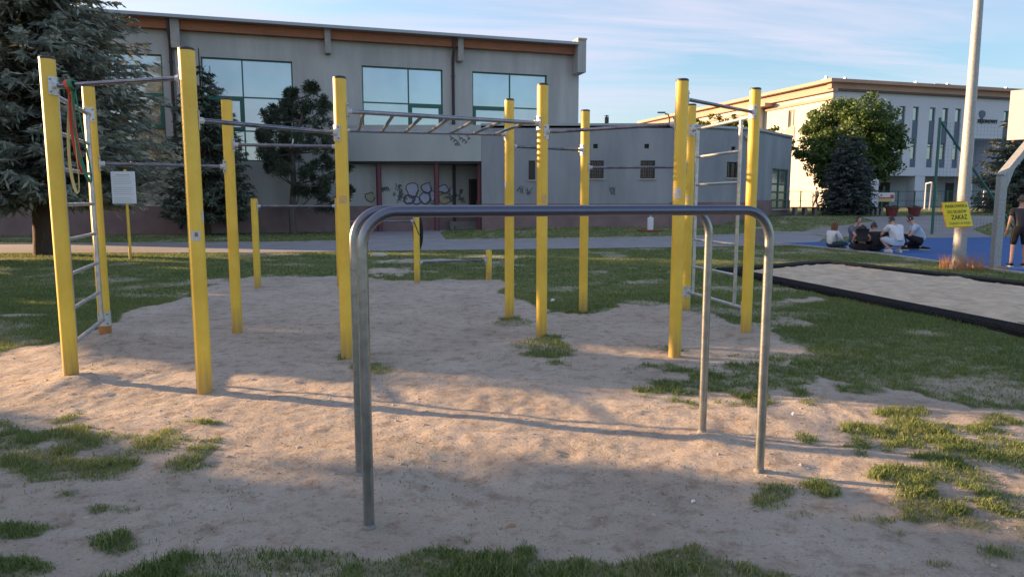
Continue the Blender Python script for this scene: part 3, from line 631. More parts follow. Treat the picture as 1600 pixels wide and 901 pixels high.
# ground floor block left of the tree (sunlit)
# cornices
mb = MB(); wr.box(mb, -.5, wr.len, zcb+.15, CT-.28, -.2, .35); wl.box(mb, 0, wl.len+.35, CT-.95, CT-.28, -.2, .35); wl.box(mb, L2-2.2, L2+2.2, CT-1.25, CT-.96, .0, 1.1); mb.build('cornice', M_corn, court)
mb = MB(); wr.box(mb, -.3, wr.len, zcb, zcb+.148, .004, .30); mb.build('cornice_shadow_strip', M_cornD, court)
mb = MB(); wl.box(mb, 0, wl.len+.2, CT-1.6, CT-1.35, .003, .15); mb.build('side_moulding', M_corn, court)
mb = MB(); mb.prism([tuple(wr.pt(-.9,0,.8)[:2]), tuple(wr.pt(wr.len,0,.8)[:2]), tuple(wr.pt(wr.len,0,-16)[:2]), tuple(wl.pt(0,0,-16)[:2]), tuple(wl.pt(0,0,.8)[:2])][::1], CT-.28, CT)
mb.build('roof', M_corn, court)
for px, py in ((1303,118),(1333,120),(1445,130),(1495,128),(1588,138)):
    a = wr.hit(px, 135)[0]; mb = MB(); wr.box(mb, a-.1, a+.1, CT-.01, CT+.45, -1.1, -.9); wr.box(mb, a-.3, a+.3, CT-.01, CT+.18, -1.25, -.8); mb.build('roof_vent', M_zinc, court)
a = wr.hit(1482,135)[0]; mb = MB(); wr.box(mb, a-.9, a+.9, CT-.01, CT+.32, -1.6, -.6); mb.build('rooflight', M_kerbW, court)
def text_mesh(txt, size, name, m, parent, M, ext=.01, sx=1.0, bold=0):
    cu = bpy.data.curves.new(name, 'FONT'); cu.body = txt; cu.size = size; cu.extrude = ext; cu.align_x = 'CENTER'; cu.align_y = 'CENTER'; cu.resolution_u = 3; cu.offset = bold
    t = bpy.data.objects.new('tmp', cu); COL.objects.link(t); bpy.context.view_layer.update()
    me = bpy.data.meshes.new_from_object(t.evaluated_get(bpy.context.evaluated_depsgraph_get())); bpy.data.objects.remove(t)
    me.transform(M @ Matrix.Diagonal((sx,1,1,1))); me.materials.clear(); me.materials.append(m); return link(name, me, parent)
def frame_on(w, a, z, off):                    # matrix laying text on a wall
    X = Vector((w.d.x, w.d.y, 0)); Z = Vector((w.n.x, w.n.y, 0)); Y = Vector((0,0,1))
    if X.cross(Y).dot(Z) < 0: X = -X
    Mx = Matrix.Identity(4)
    for i, c in enumerate((X, Y, Z)): Mx[0][i], Mx[1][i], Mx[2][i] = c
    Mx.translation = w.pt(a, z, off); return Mx
a, z = wr.hit(1542.5, 190); text_mesh('REJONOWY', .43, 'lettering', M_letter, court, frame_on(wr, a, z, .05), .04, 1.0, .008)
a, z = wr.hit(1534, 180); mb = MB()
q = [(-.10,.42),(.08,.42),(.12,.28),(.28,.36),(.36,.14),(.30,-.12),(.16,-.18),(.1,-.38),(0,-.46),(-.1,-.38),(-.16,-.18),(-.30,-.12),(-.36,.14),(-.28,.36),(-.12,.28)]
vs = [wr.pt(a+x, z+y, o) for o in (.02,.08) for x, y in q]; n = len(q); mb.add(vs, [tuple(range(n,2*n))]+[(i,(i+1)%n,n+(i+1)%n,n+i) for i in range(n)]); mb.build('emblem', M_bluep, court)

# ---------------------------------------------------------------- steel bars, posts
def bracket(p, d, parent, w=.085, h=.14, mt=M_zwhite):
    """plate with two or four bolts, standing against a post; p = point on the axis of the post, d = direction of the bar"""
    d = Vector((d.x, d.y, 0)).normalized(); s = Vector((-d.y, d.x, 0)); mb = MB()
    def q(a, b, c): return p + d*a + s*b + Vector((0,0,c))
    n = 6; ang = [(-.78+1.56*i/n) for i in range(n+1)]; vs = []
    for rr in (.060, .066):
        for A in ang:
            for z in (-h/2, h/2): vs.append(q(rr*math.cos(A), rr*math.sin(A)*1.0, z))
    m = 2*(n+1); f = []
    for i in range(n): a = 2*i; f += [(a,a+1,a+3,a+2), (m+a,m+a+2,m+a+3,m+a+1), (a,a+2,m+a+2,m+a), (a+1,m+a+1,m+a+3,a+3)]
    f += [(0,m,m+1,1),(m-2,m-1,2*m-1,2*m-2)]; mb.add(vs, f)
    mb.tube([q(.06,0,0), q(.10,0,0)], .024, 10)
    mb.build('bracket', mt, parent, True)
    b = MB()
    for A in (-.55,.55):
        for z in (-h*.34, h*.34): b.tube([q(.064*math.cos(A), .064*math.sin(A), z), q(.074*math.cos(A), .074*math.sin(A), z)], .008, 6)
    b.build('bolts', M_bolt, parent)['kind'] = 'stuff'
def bar(p, q, parent, r=.0175, m=M_bar, name='bar', br=True, ends=.06, sag=0):
    p, q = Vector(p), Vector(q); d = (q-p).normalized()
    if br: bracket(p, d, parent); bracket(q, -d, parent)
    mb = MB(); mb.tube([p+d*ends, (p+q)/2, q-d*ends], r, 12); return mb.build(name, m, parent, True)
def post(k, pxy, top, parent, r=.057, label=None):
    p = PW[k]; T = at(pxy, top, p.y); mb = MB(); m = M_post
    mb.tube([(p.x,p.y,-.2),(p.x,p.y,T.z*.5),(p.x,p.y,T.z-.012)], r, 28); o = mb.build('post', m, parent, True)
    c = MB(); c.lathe((p.x,p.y,T.z-.012), [(r+.001,-.008),(r+.001,.006),(r*.86,.014),(.001,.017)], 24); c.build('cap', M_cap, o, True)
    return T.z
rc = PW['E']
rig = thing('pull_up_rig', (rc.x, rc.y, 0), 'large yellow calisthenics rig of tall posts joined by steel pull-up bars and ladders', 'pull-up rig')
TOPS = dict(A=(75,89),B=(137,133),C=(293,75),D=(355,154),E=(530,120),H=(795,155),I=(845.5,131),J=(912.5,172),K=(1061,124),L=(1079,163),M=(1178.5,138))
for k, (a, b) in TOPS.items(): post(k, a, b, rig)
PW_P = PW['P']; mb = MB(); zP = zat(152, PW_P.y); mb.tube([(PW_P.x,PW_P.y,-.2),(PW_P.x,PW_P.y,2.72)], .057, 24); o = mb.build('post', M_post, rig, True); c = MB(); c.lathe((PW_P.x,PW_P.y,2.72), [(.058,-.006),(.058,.006),(.001,.014)], 24); c.build('cap', M_cap, o, True)
def hp(k, py): p = PW[k]; return Vector((p.x, p.y, zat(py, p.y) if k != 'x' else 0))
def lvl(k1, y1, k2, y2, **kw):
    p, q = hp(k1, y1), hp(k2, y2); z = (p.z+q.z)/2; 
    if abs(p.z-q.z) < .18: p.z = q.z = z
    return bar(p, q, rig, **kw), z
lvl('A',130,'C',127); lvl('C',190,'E',206); lvl('B',256,'D',260)
zdp = zat(226, PW['D'].y); bar((PW['D'].x,PW['D'].y,zdp),(PW_P.x,PW_P.y,zdp), rig)
lvl('I',201,'K',200); lvl('H',229,'J',234); lvl('J',262,'L',261); lvl('K',163,'M',168)
# monkey bars
zm = (hp('E',180).z+hp('I',187).z)/2; e, i_ = PW['E'], PW['I']; P_, H_ = PW_P, PW['H']
r1 = bar((e.x,e.y,zm),(i_.x,i_.y,zm), rig, r=.021, m=M_rail, name='rail'); r2 = bar((P_.x,P_.y,zm),(H_.x,H_.y,zm), rig, r=.021, m=M_rail, name='rail')
for k in range(7):
    t = (k+.75)/7.4; a = Vector((e.x,e.y,zm)).lerp(Vector((i_.x,i_.y,zm)), t); b = Vector((P_.x,P_.y,zm)).lerp(Vector((H_.x,H_.y,zm)), t)
    mb = MB(); mb.tube([a,b], .0165, 10); mb.build('rung', M_rail, rig, True)
# vertical ladders
def ladder(k1, k2, zt, zb, ts, rungs):
    a, b = PW[k1], PW[k2]; d = (b-a).normalized()
    bar((a.x,a.y,zt),(b.x,b.y,zt), rig, r=.02, m=M_zinc, name='ladder_top_bar'); bar((a.x,a.y,zb),(b.x,b.y,zb), rig, r=.02, m=M_zinc, name='ladder_bottom_bar')
    pts = [a.lerp(b, t) for t in ts]
    for p in pts:
        mb = MB(); mb.tube([(p.x,p.y,zb),(p.x,p.y,zt)], .021, 12); mb.build('ladder_rail', M_zinc, rig, True)
    for k in range(rungs):
        z = zb+(zt-zb)*(k+1)/(rungs+1); mb = MB(); mb.tube([(pts[0].x,pts[0].y,z),(pts[1].x,pts[1].y,z)], .0165, 10); mb.build('rung', M_zinc, rig, True)
ladder('B','A', hp('B',180).z, hp('B',497).z, (.10,.86), 6)
ladder('L','M', hp('L',204).z, hp('L',455).z, (.13,.82), 5)
# stickers, bare patches on posts
def sticker(k, py, w, h, m, side=0., label=None, r=.0575):
    p = PW[k]; z = zat(py, p.y); c = math.atan2(-p.y, -p.x)+side; n = 6; vs = []
    for rr in (r, r+.0012):
        for i in range(n+1):
            A = c-w/r/2+w/r*i/n
            for zz in (z-h/2, z+h/2): vs.append((p.x+rr*math.cos(A), p.y+rr*math.sin(A), zz))
    m_ = 2*(n+1); f = []
    for i in range(n): a = 2*i; f += [(m_+a,m_+a+2,m_+a+3,m_+a+1),(a,a+2,m_+a+2,m_+a),(a+1,m_+a+1,m_+a+3,a+3)]
    mb = MB(); mb.add(vs, f); o = mb.build('sticker', m, rig); 
    if label: o['label'] = label
sticker('C',368,.07,.075,M_white,-.1,'white notice sticker with dark blotch'); sticker('C',366,.022,.03,M_bolt,.0,r=.0592); sticker('C',338,.03,.09,M_white,1.1)
sticker('E',312,.07,.07,M_pink); sticker('K',302,.065,.09,M_white,-.3,'white worn sticker'); sticker('I',311,.05,.09,M_pink,.35); sticker('H',290,.03,.08,M_white,-.9); sticker('H',325,.04,.05,M_white,-.8); sticker('L',310,.04,.06,M_white,-.2)
# bare brown foot of the post behind the left ladder
p = PW['B']; mb = MB(); mb.tube([(p.x,p.y,0),(p.x,p.y,zat(508,p.y))], .0585, 24, caps=False); o = mb.build('post_foot', M_rust, rig, True); o['label'] = 'scuffed orange brown post foot'
mb = MB(); mb.tube([(p.x,p.y,zat(508,p.y)),(p.x,p.y,zat(486,p.y))], .0605, 24, caps=False); mb.build('collar', M_zwhite, rig, True)
p = PW['L']; mb = MB(); mb.tube([(p.x,p.y,zat(463,p.y)),(p.x,p.y,zat(447,p.y))], .0605, 24, caps=False); mb.build('collar', M_zwhite, rig, True)

low = thing('low_bar_set', (*PW['G'][:2], 0), 'set of short yellow posts with low stepped exercise bars behind the tall rig', 'exercise bars')
zF = {k: zat(y, PW[k].y) for k, y in (('F',310),('G',309),('N',334),('O',391))}
for k in 'FGNO':
    p = PW[k]; mb = MB(); mb.tube([(p.x,p.y,-.2),(p.x,p.y,zF[k])], .055, 24); o = mb.build('post', M_post, low, True); c = MB(); c.lathe((p.x,p.y,zF[k]), [(.056,-.004),(.056,.004),(.001,.01)], 20); c.build('cap', M_cap if k != 'O' else M_post, o, True)
for k1, k2, y in (('F','G',322),('G','N',346),('N','O',408)):
    z = zat(y, (PW[k1].y+PW[k2].y)/2); bar((PW[k1].x,PW[k1].y,z),(PW[k2].x,PW[k2].y,z), low)

# parallel bars in front
def pbar(a, b, ytop, label, pos):
    a, b = G(*a, z=0), G(*b, z=0); root = thing('parallel_bar', (a.x,a.y,0), label, 'parallel bar', 'pair of low steel parallel bars in front')
    d = (b-a).normalized(); z = ytop; r = .024; Rb = .155
    def arc(c, a0, a1, n=12): return [c + d*(Rb*math.cos(A))+Vector((0,0,Rb*math.sin(A))) for A in [a0+(a1-a0)*i/n for i in range(n+1)]]
    zc_ = z-Rb; p1 = arc(Vector((a.x,a.y,zc_))+d*Rb, math.pi, math.pi/2); p2 = arc(Vector((b.x,b.y,zc_))-d*Rb, math.pi/2, 0)
    # clear bends; straight grip between the joints
    mb = MB(); mb.tube([Vector((a.x,a.y,-.12)), Vector((a.x,a.y,.6))]+p1+[p1[-1]+d*.03], r, 20); mb.build('leg', M_par, root, True)
    mb = MB(); mb.tube([Vector((b.x,b.y,-.12)), Vector((b.x,b.y,.6))]+p2[::-1]+[p2[0]-d*.03], r, 20); mb.build('leg', M_par, root, True)
    mb = MB(); mb.tube([p1[-1]+d*.028, (p1[-1]+p2[0])/2, p2[0]-d*.028], r+.0004, 20); mb.build('grip_rail', M_par, root, True)
    for q in (a, b):
        mb = MB(); mb.lathe((q.x,q.y,float(relief(np.array([q.x]),np.array([q.y]))[0])), [(.024,-.03),(.031,-.02),(.031,.002),(.026,.008),(.024,.015)], 20); mb.build('foot_collar', M_conc, root, True)
ynear = at(800, 330, (G(577,822,0).y+G(1186,740,0).y)/2-.1).z; yfar = ynear
pbar((577,822),(1186,740), ynear, 'nearer of the two bent steel parallel bars, closest to the camera', 0)
pbar((563,740),(1097,679), ynear, 'farther of the two bent steel parallel bars, just behind the nearer one', 1)
print('bar height', ynear)

# resistance bands
p = PW['A']; q = PW['C']; zb_ = (hp('A',130).z+hp('C',127).z)/2; dAC = (q-p).normalized(); 
def band(name, m, off, zt, zb2, w, label, sway=0., knot=False, col='exercise band'):
    c = p + dAC*off; c.z = 0; mb = MB(); n = 24; pts = []
    H2 = (zt-zb2)/2; mid = (zt+zb2)/2
    for i in range(n):
        A = 2*math.pi*i/n; pts.append(c + dAC*(w*math.sin(A)*(1-.55*math.cos(A)) + sway*(1-math.cos(A))) + Vector((0, .02*math.cos(2*A), mid + H2*math.cos(A))))
    mb.tube(pts, .013, 6, closed=True, flat=.35)
    if knot:
        for k in range(3): cc = c+dAC*(.012*k-.015); mb.tube([Vector((cc.x,cc.y,zb_))+Vector((0, .033*math.cos(A), .033*math.sin(A)))+dAC*(.01*math.sin(2*A)) for A in [2*math.pi*j/12 for j in range(12)]], .010, 6, closed=True)
    return tag(mb.build(name, m, None, True), label, col)
zba = lambda y: zat(y, p.y)
band('resistance_band', M_bgreen, .235, zb_+.02, zba(285), .035, 'dark green stretch band hanging from the far left pull-up bar', .05, True)
band('resistance_band', M_byel, .215, zb_-.03, zba(302), .035, 'pale yellow stretch band looped on the far left pull-up bar', -.01, False)
band('resistance_band', M_bred, .20, zb_+.03, zba(270), .02, 'red stretch band knotted round the far left pull-up bar', .03, True)
# bag on the low post
bp_ = PW['N']; bz = zat(395, bp_.y); bag = thing('shoulder_bag', (bp_.x, bp_.y+.09, bz), 'black shoulder bag hanging by its strap behind a short yellow post', 'bag')
mb = MB(); mb.ball((bp_.x+.01, bp_.y+.13, bz+.36), 1, 14, 10, (.095,.07,.34)); mb.build('bag_body', M_cblack, bag, True)
mb = MB(); mb.tube([(bp_.x-.06,bp_.y+.06,bz+.6),(bp_.x-.058,bp_.y-.03,zF['N']-.10),(bp_.x-.02,bp_.y-.062,zF['N']-.17),(bp_.x+.04,bp_.y-.045,zF['N']-.34),(bp_.x+.062,bp_.y+.03,zF['N']-.42),(bp_.x+.05,bp_.y+.1,zF['N']-.5)], .008, 6); mb.build('strap', M_cblack, bag)

# ---------------------------------------------------------------- info board on yellow post
ip = G(204,404); isg = thing('notice_board', tuple(ip), 'white printed notice board on a thin yellow post under the large spruce', 'sign')
zt, zb2 = zat(268, ip.y), zat(318, ip.y); mb = MB(); mb.tube([(ip.x,ip.y,-.1),(ip.x,ip.y,zt+.05)], .035, 12); mb.build('post', M_post, isg, True)
wdt = 36/F*ip.y; mb = MB(); mb.rbox((ip.x-.03,ip.y-.05,(zt+zb2)/2), (wdt,.025,zt-zb2), .004, R(3)); mb.build('board', M_paper, isg)
mb = MB()
for i in range(15):
    z = zt-.09-i*.052; 
    if i in (0,): mb.box((ip.x-.03,ip.y-.066,z),(wdt*.6,.003,.022),R(3))
    elif i % 5: mb.box((ip.x-.03-.02*(i%3),ip.y-.066,z),(wdt*(.8-.04*(i%3)),.003,.010),R(3))
mb.build('printed_lines', mat('grey_print', (.45,.46,.50), .6), isg)

# ---------------------------------------------------------------- sandpit
SP = [G(1112,416), G(1285,409), G(1900,472), G(1750,566)]   # back-left, back, far right, near right
s0 = G(1100,418,0); s1 = G(1293,410,0); far_d = (G(1600,445,0)-s1).normalized(); s2 = s1+far_d*9; near_d = (G(1600,523,0)-G(1205,440,0)).normalized()
s3 = s0+near_d*0; s3 = G(1070,413,0)
q_near0 = G(1118,424,0); q_near1 = q_near0+near_d*11
pit = thing('sandpit', tuple((q_near0+q_near1)/2), 'long jump sandpit of pale sand framed by black rubber tiles', 'sandpit')
def inset(pt): return pt
outer = [q_near0, q_near1, s2, s1]
cen = sum((Vector(p_) for p_ in outer), Vector())/4
def strip(a, b, inward, w, z, m, name, seg, h0=-.05, jit=.003, cap=200):
    a, b = Vector(a), Vector(b); d = b-a; n = max(1, round(d.length/seg)); dn = d.normalized(); nn = Vector((-dn.y, dn.x, 0))
    if nn.dot(inward-a) < 0: nn = -nn
    for i in range(n):
        c = a+d*((i+.5)/n)+nn*(w/2); mb = MB(); mb.rbox((c.x,c.y,(z+h0)/2+random.uniform(-jit,jit)), (d.length/n-.006, w, z-h0), .012, math.atan2(d.y,d.x)+random.uniform(-jit,jit)); mb.build(name, m, pit)
    return nn
WB = .36
for a, b in ((q_near0,q_near1),(s1,s2),(q_near0,s1)): nn = strip(a, b, cen, WB, .07, M_rubber, 'rubber_tile', .5)
def ins(a, b, k): d = (Vector(b)-Vector(a)).normalized(); nn = Vector((-d.y,d.x,0)); nn = nn if nn.dot(cen-Vector(a)) > 0 else -nn; return Vector(a)+nn*k+d*k*.7, Vector(b)+nn*k-d*k*.3
a, b = ins(s1, s2, WB); strip(a, b, cen, .06, .02, M_kerbW, 'kerb_board', 1.7)
a, b = ins(q_near0, s1, WB); strip(a, b, cen, .06, .02, M_kerbW, 'kerb_board', 1.7)
# studs moulded in the tiles nearest the camera
d = (q_near1-q_near0); ln = d.length; dn = d.normalized(); nn = Vector((-dn.y,dn.x,0)); nn = nn if nn.dot(cen-q_near0) > 0 else -nn
mb = MB(); k = 0
for i in range(int(ln/.055)):
    for j in range(4):
        c = q_near0+dn*(i*.055+.03+(.027 if j % 2 else 0))+nn*(.045+j*.085); mb.box((c.x,c.y,.073),(.034,.055,.014), math.atan2(dn.y,dn.x))
o = mb.build('tile_studs', M_rubber, pit); o['kind'] = 'stuff'
# sand surface
u = np.linspace(0, 1, 300); vv = np.linspace(0, 1, 120); U, V = np.meshgrid(u, vv)
a0, a1_ = np.array(q_near0), np.array(q_near1); b0, b1 = np.array(s1), np.array(s2)
Q = (a0+(a1_-a0)*U[...,None])*(1-V[...,None])+(b0+(b1-b0)*U[...,None])*V[...,None]
X, Y = Q[...,0], Q[...,1]; Z = .006 + .085*(fbm(X*2.2, Y*2.2, 4, 60)-.38)*ss(0,.08,V)*ss(1,.92,V)*ss(0,.05,U) + .09*(fbm(X*5,Y*5,3,61)-.5)
Z = np.maximum(Z, .003)+.004
v = np.stack([X,Y,Z],-1).reshape(-1,3); nx = len(u); i = np.arange(len(vv)-1)[:,None]*nx+np.arange(nx-1)[None]; f = np.stack([i,i+1,i+nx+1,i+nx],-1).reshape(-1,4)
fast('sand', v, f, M_sand, pit, smooth=True)

# ---------------------------------------------------------------- pole, warning sign
pb = G(1497,420); pole = thing('floodlight_pole', tuple(pb), 'tall tapering galvanised pole with yellow sign beside the blue court', 'pole')
tp = at(1535, 0, pb.y); mb = MB(); ht = 11.0; mb.tube([(pb.x,pb.y,-.1),(pb.x,pb.y,3),(pb.x,pb.y,ht)], [.135,.108,.05], 20); mb.build('shaft', M_pole, pole, True)
mb = MB(); mb.lathe((pb.x,pb.y,0), [(.2,0),(.2,.03),(.17,.05),(.158,.09)], 20); mb.build('base_collar', M_pole, pole, True)
sg = thing('warning_sign', (pb.x, pb.y-.2, 1.2), 'yellow crooked sandpit warning sign fixed to the tall pole', 'sign')
ys_ = pb.y-.20; c4 = [at(1471,316,ys_), at(1514,314,ys_-.0), at(1521.5,354,ys_+.04), at(1478,356,ys_)]
def bil(u, v, off=0):
    a = c4[0].lerp(c4[1], u); b = c4[3].lerp(c4[2], u); r = a.lerp(b, v); r = r.copy(); r.y += -.03*math.sin(math.pi*u)-off+.05*max(0,u-.85)/.15*(1-v); return r
def signsheet(mb, u0, v0, u1, v1, off, th=.004, n=10):
    vs = []
    for o in (off, off-th):
        for i in range(n+1):
            for j in range(n+1): vs.append(bil(u0+(u1-u0)*i/n, v0+(v1-v0)*j/n, o))
    m_ = (n+1)**2; f = []
    for i in range(n):
        for j in range(n): a = i*(n+1)+j; f += [(a,a+1,a+n+2,a+n+1),(m_+a,m_+a+n+1,m_+a+n+2,m_+a+1)]
    for i in range(n):
        for a, b in ((i*(n+1),(i+1)*(n+1)),(i*(n+1)+n,(i+1)*(n+1)+n),(i,i+1),(n*(n+1)+i,n*(n+1)+i+1)): f.append((a,b,m_+b,m_+a))
    mb.add(vs, f)
mb = MB(); signsheet(mb, 0,0,1,1,0); mb.build('sign_edge', M_signr, sg)
mb = MB(); signsheet(mb, .02,.022,.975,.975,.003,.002); mb.build('sign_plate', M_signy, sg)
def sign_text(txt, v, hgt, wid, mt, u=.5):
    cu = bpy.data.curves.new('t','FONT'); cu.body = txt; cu.align_x = 'CENTER'; cu.align_y = 'CENTER'; cu.size = 1; cu.resolution_u = 2; cu.offset = .012
    t = bpy.data.objects.new('t', cu); COL.objects.link(t); bpy.context.view_layer.update(); me = bpy.data.meshes.new_from_object(t.evaluated_get(bpy.context.evaluated_depsgraph_get())); bpy.data.objects.remove(t)
    xs = [q.co.x for q in me.vertices]; ys = [q.co.y for q in me.vertices]; W_ = max(xs)-min(xs); H_2 = max(ys)-min(ys); mx_, my_ = (max(xs)+min(xs))/2, (max(ys)+min(ys))/2
    for q in me.vertices:
        uu = u+(q.co.x-mx_)/W_*wid; v_ = v-(q.co.y-my_)/H_2*hgt; q.co = bil(uu, v_, .0062)
    me.materials.clear(); me.materials.append(mt); link('sign_text', me, sg)
M_grey = mat('faded_grey_print', (.22,.20,.10), .6)
sign_text('PIASKOWNICA', .17, .12, .82, M_letter, .5); sign_text('DO SKOKÓW', .37, .15, .68, M_letter, .48); sign_text('ZAKAZ', .60, .18, .58, M_letter, .52); sign_text('ZABAWY W PIASKU', .84, .08, .80, M_grey, .52)
mb = MB(); 
for z in (c4[0].z-.08, c4[3].z+.1): mb.tube([(pb.x+.15*math.cos(A), pb.y+.15*math.sin(A), z) for A in [2*math.pi*j/20 for j in range(20)]], .008, 6, closed=True)
mb.build('strap', M_zinc, sg)
# dry weeds at the foot
def blades(n, cx, cy, rad, h0, h1, w, m, name, spread=.35, tl=(0,1), seg=2, zf=None):
    a = rng.uniform(0, 2*np.pi, n); r = rad*np.sqrt(rng.uniform(0,1,n)); X = cx+r*np.cos(a); Y = cy+r*np.sin(a); Z = (zf(X,Y) if zf else 0)
    return blade_mesh(X, Y, Z, rng.uniform(h0,h1,n), w, m, name, spread, rng.uniform(*tl, n), seg)
def blade_mesh(X, Y, Z, Hh, w, m, name, spread, tint, seg=2):
    n = len(X); A = rng.uniform(0, 2*np.pi, n); lx, ly = np.cos(A)*Hh*spread*rng.uniform(.1,1.2,n), np.sin(A)*Hh*spread*rng.uniform(.1,1.2,n)
    B = rng.uniform(0, 2*np.pi, n); wx, wy = np.cos(B)*w/2, np.sin(B)*w/2; b = np.stack([X,Y,Z+np.zeros(n)],-1); wv = np.stack([wx*np.ones(n),wy*np.ones(n),np.zeros(n)],-1)
    tip = b+np.stack([lx,ly,Hh],-1)
    if seg == 1: v = np.stack([b-wv,b+wv,tip],1).reshape(-1,3); f = np.arange(3*n).reshape(-1,3); t = np.repeat(tint,3)
    else:
        mid = b+np.stack([lx*.28,ly*.28,Hh*.6],-1); v = np.stack([b-wv,b+wv,mid+wv*.8,mid-wv*.8,tip],1).reshape(-1,3); k = np.arange(n)[:,None]*5
        f = np.concatenate([k+[0,1,2],k+[0,2,3],k+[3,2,4]],1).reshape(-1,3); t = np.repeat(tint,5)
    return fast(name, v, f, m, attrs={'tint': t})
tag(blades(650, pb.x, pb.y-.1, .42, .06, .40, .007, M_dry, 'dry_weeds', .4), 'dry orange stalks around the foot of the tall pole', 'weeds', kind='stuff')

# ---------------------------------------------------------------- basketball stand
bb = G(1553,421); hoop = thing('basketball_stand', tuple(bb), 'grey angled steel basketball stand with white backboard at the right edge', 'basketball stand')
def sqtube(pts, s, mb):
    for a, b in zip(pts, pts[1:]): mb.tube([a,b], s*.7071, 4)
zb1 = zat(277, bb.y); lo_ = Vector((bb.x, bb.y, 0)); up_ = Vector((at(1566,277,bb.y).x, bb.y, zb1)); lo_.x = bb.x
armtop = Vector((up_.x+1.55, bb.y+.9, 3.25))
def sq(mb, a, b, s):
    a, b = Vector(a), Vector(b); t = (b-a).normalized(); ref = Vector((0,-1,0)) if abs(t.z) > .6 else Vector((0,0,1)); u = (ref-t*ref.dot(t)).normalized(); w = t.cross(u); h = s/2
    mb.hexa([p_+u*i*h+w*j*h for p_ in (a,b) for i,j in ((-1,-1),(1,-1),(1,1),(-1,1))])
mb = MB(); sq(mb, (up_.x-.0,bb.y,-.05), (up_.x,bb.y,zb1+.02), .15); mb.build('upright', M_pole, hoop)
mb = MB(); sq(mb, up_+Vector((-.03,-.001,.0)), armtop, .15); mb.build('arm', M_pole, hoop)
mb = MB(); mb.add([up_+Vector((.05,o,-.35)) for o in (-.05,.05)]+[up_+Vector((.05,o,.05)) for o in (-.05,.05)]+[up_+(armtop-up_)*.28+Vector((0,o,-.05)) for o in (-.05,.05)], [(0,2,4),(1,5,3),(0,4,5,1),(2,3,5,4),(0,1,3,2)]); mb.build('gusset', M_pole, hoop)
mb = MB(); mb.box((up_.x,bb.y,.03),(.34,.34,.06)); mb.build('base_plate', M_rust, hoop)
bl = at(1577,142,17.0); blb = at(1571,219,17.0); wv = Vector((1.35,-1.2,0)); th = Vector((.66,.75,0)).normalized()*.05
mb = MB(); zt_, zb_2 = bl.z, blb.z; o_ = Vector((blb.x+.03, 17.0, 0))
mb.hexa([Vector((q.x,q.y,z)) for z in (zb_2,zt_) for q in (o_, o_+wv, o_+wv+th, o_+th)]); mb.build('backboard', M_bboard, hoop)
mb = MB(); mb.box((o_.x+.22,o_.y-.1,zb_2-.03),(.30,.08,.05)); mb.build('rim_bracket', M_dark, hoop)
mb = MB(); c = o_+wv*.5+Vector((-.1,-.45,0)); mb.tube([(c.x+.225*math.cos(A),c.y+.225*math.sin(A),zb_2+.15) for A in [2*math.pi*j/24 for j in range(24)]], .01, 6, closed=True); mb.build('hoop_ring', M_signr, hoop, True)
mb = MB(); sq(mb, armtop-Vector((.1,0,.1)), o_+wv*.5+Vector((0,.05,(zb_2+zt_)/2)), .08); mb.build('board_strut', M_pole, hoop)

# ---------------------------------------------------------------- ball-stop net
np0 = G(1456,366); nf = thing('ball_stop_fence', tuple(np0), 'tall dark green steel post with diagonal brace and ball-stop mesh', 'fence')
zt = zat(184, np0.y); mb = MB(); mb.tube([(np0.x,np0.y,-.1),(np0.x,np0.y,zt)], .055, 10); mb.build('post', M_green, nf, True)
np1 = np0+Vector((9.5,1.5,0)); br = Vector((at(1590,352,np0.y+.4).x, np0.y+.45, .2))
mb = MB(); mb.tube([(np0.x,np0.y,zt-.1), br], .045, 8); mb.build('brace', M_green, nf, True)
mb = MB(); mb.tube([(np1.x,np1.y,.2),(np1.x,np1.y,zt)], .055, 10); mb.build('post', M_green, nf, True)
mb = MB(); zt2 = zt-.2; n1 = 62
for i in range(n1+1): q = np0.lerp(np1, i/n1); mb.tube([(q.x,q.y,.25),(q.x,q.y,zt2)], .0028, 3, caps=False)
for j in range(30): z = .25+(zt2-.25)*j/29; mb.tube([(np0.x,np0.y,z),(np1.x,np1.y,z)], .0028, 3, caps=False)
o = mb.build('mesh_net', M_net, nf); o['kind'] = 'stuff'

# ---------------------------------------------------------------- small street furniture
def block(): 
    b0 = G(1190.5,385); r_ = thing('concrete_block', tuple(b0), 'weathered concrete block standing by the path near the sandpit corner', 'block')
    mb = MB(); mb.rbox((b0.x,b0.y+.15,.27),(.34,.34,.60),.02,.2); mb.build('block_body', M_conc, r_); mb = MB(); mb.rbox((b0.x,b0.y+.15,.585),(.38,.38,.05),.012,.2); mb.build('top_slab', M_kerb, r_)
block()
wb = G(1016,361); r_ = thing('utility_marker', tuple(wb), 'short white utility post on a red brown pad by the annex', 'post'); r_['label'] = 'short white utility post on a red brown pad by the annex'
mb = MB(); mb.lathe(wb, [(.13,0),(.13,.56),(.12,.58),(.03,.60),(.03,.72),(.001,.73)], 16); mb.build('marker_body', M_cwhite, r_, True); mb = MB(); mb.lathe(wb, [(.55,-.02),(.55,.05),(.001,.06)], 18); mb.build('pad', M_brick, r_)
st = G(592,400); mb = MB(); mb.ball((st.x,st.y,.02), 1, 10, 7, (.24,.15,.075)); tag(mb.build('stone', M_kerbW, None, True), 'pale flat stone lying in the grass behind the low bars', 'stone')
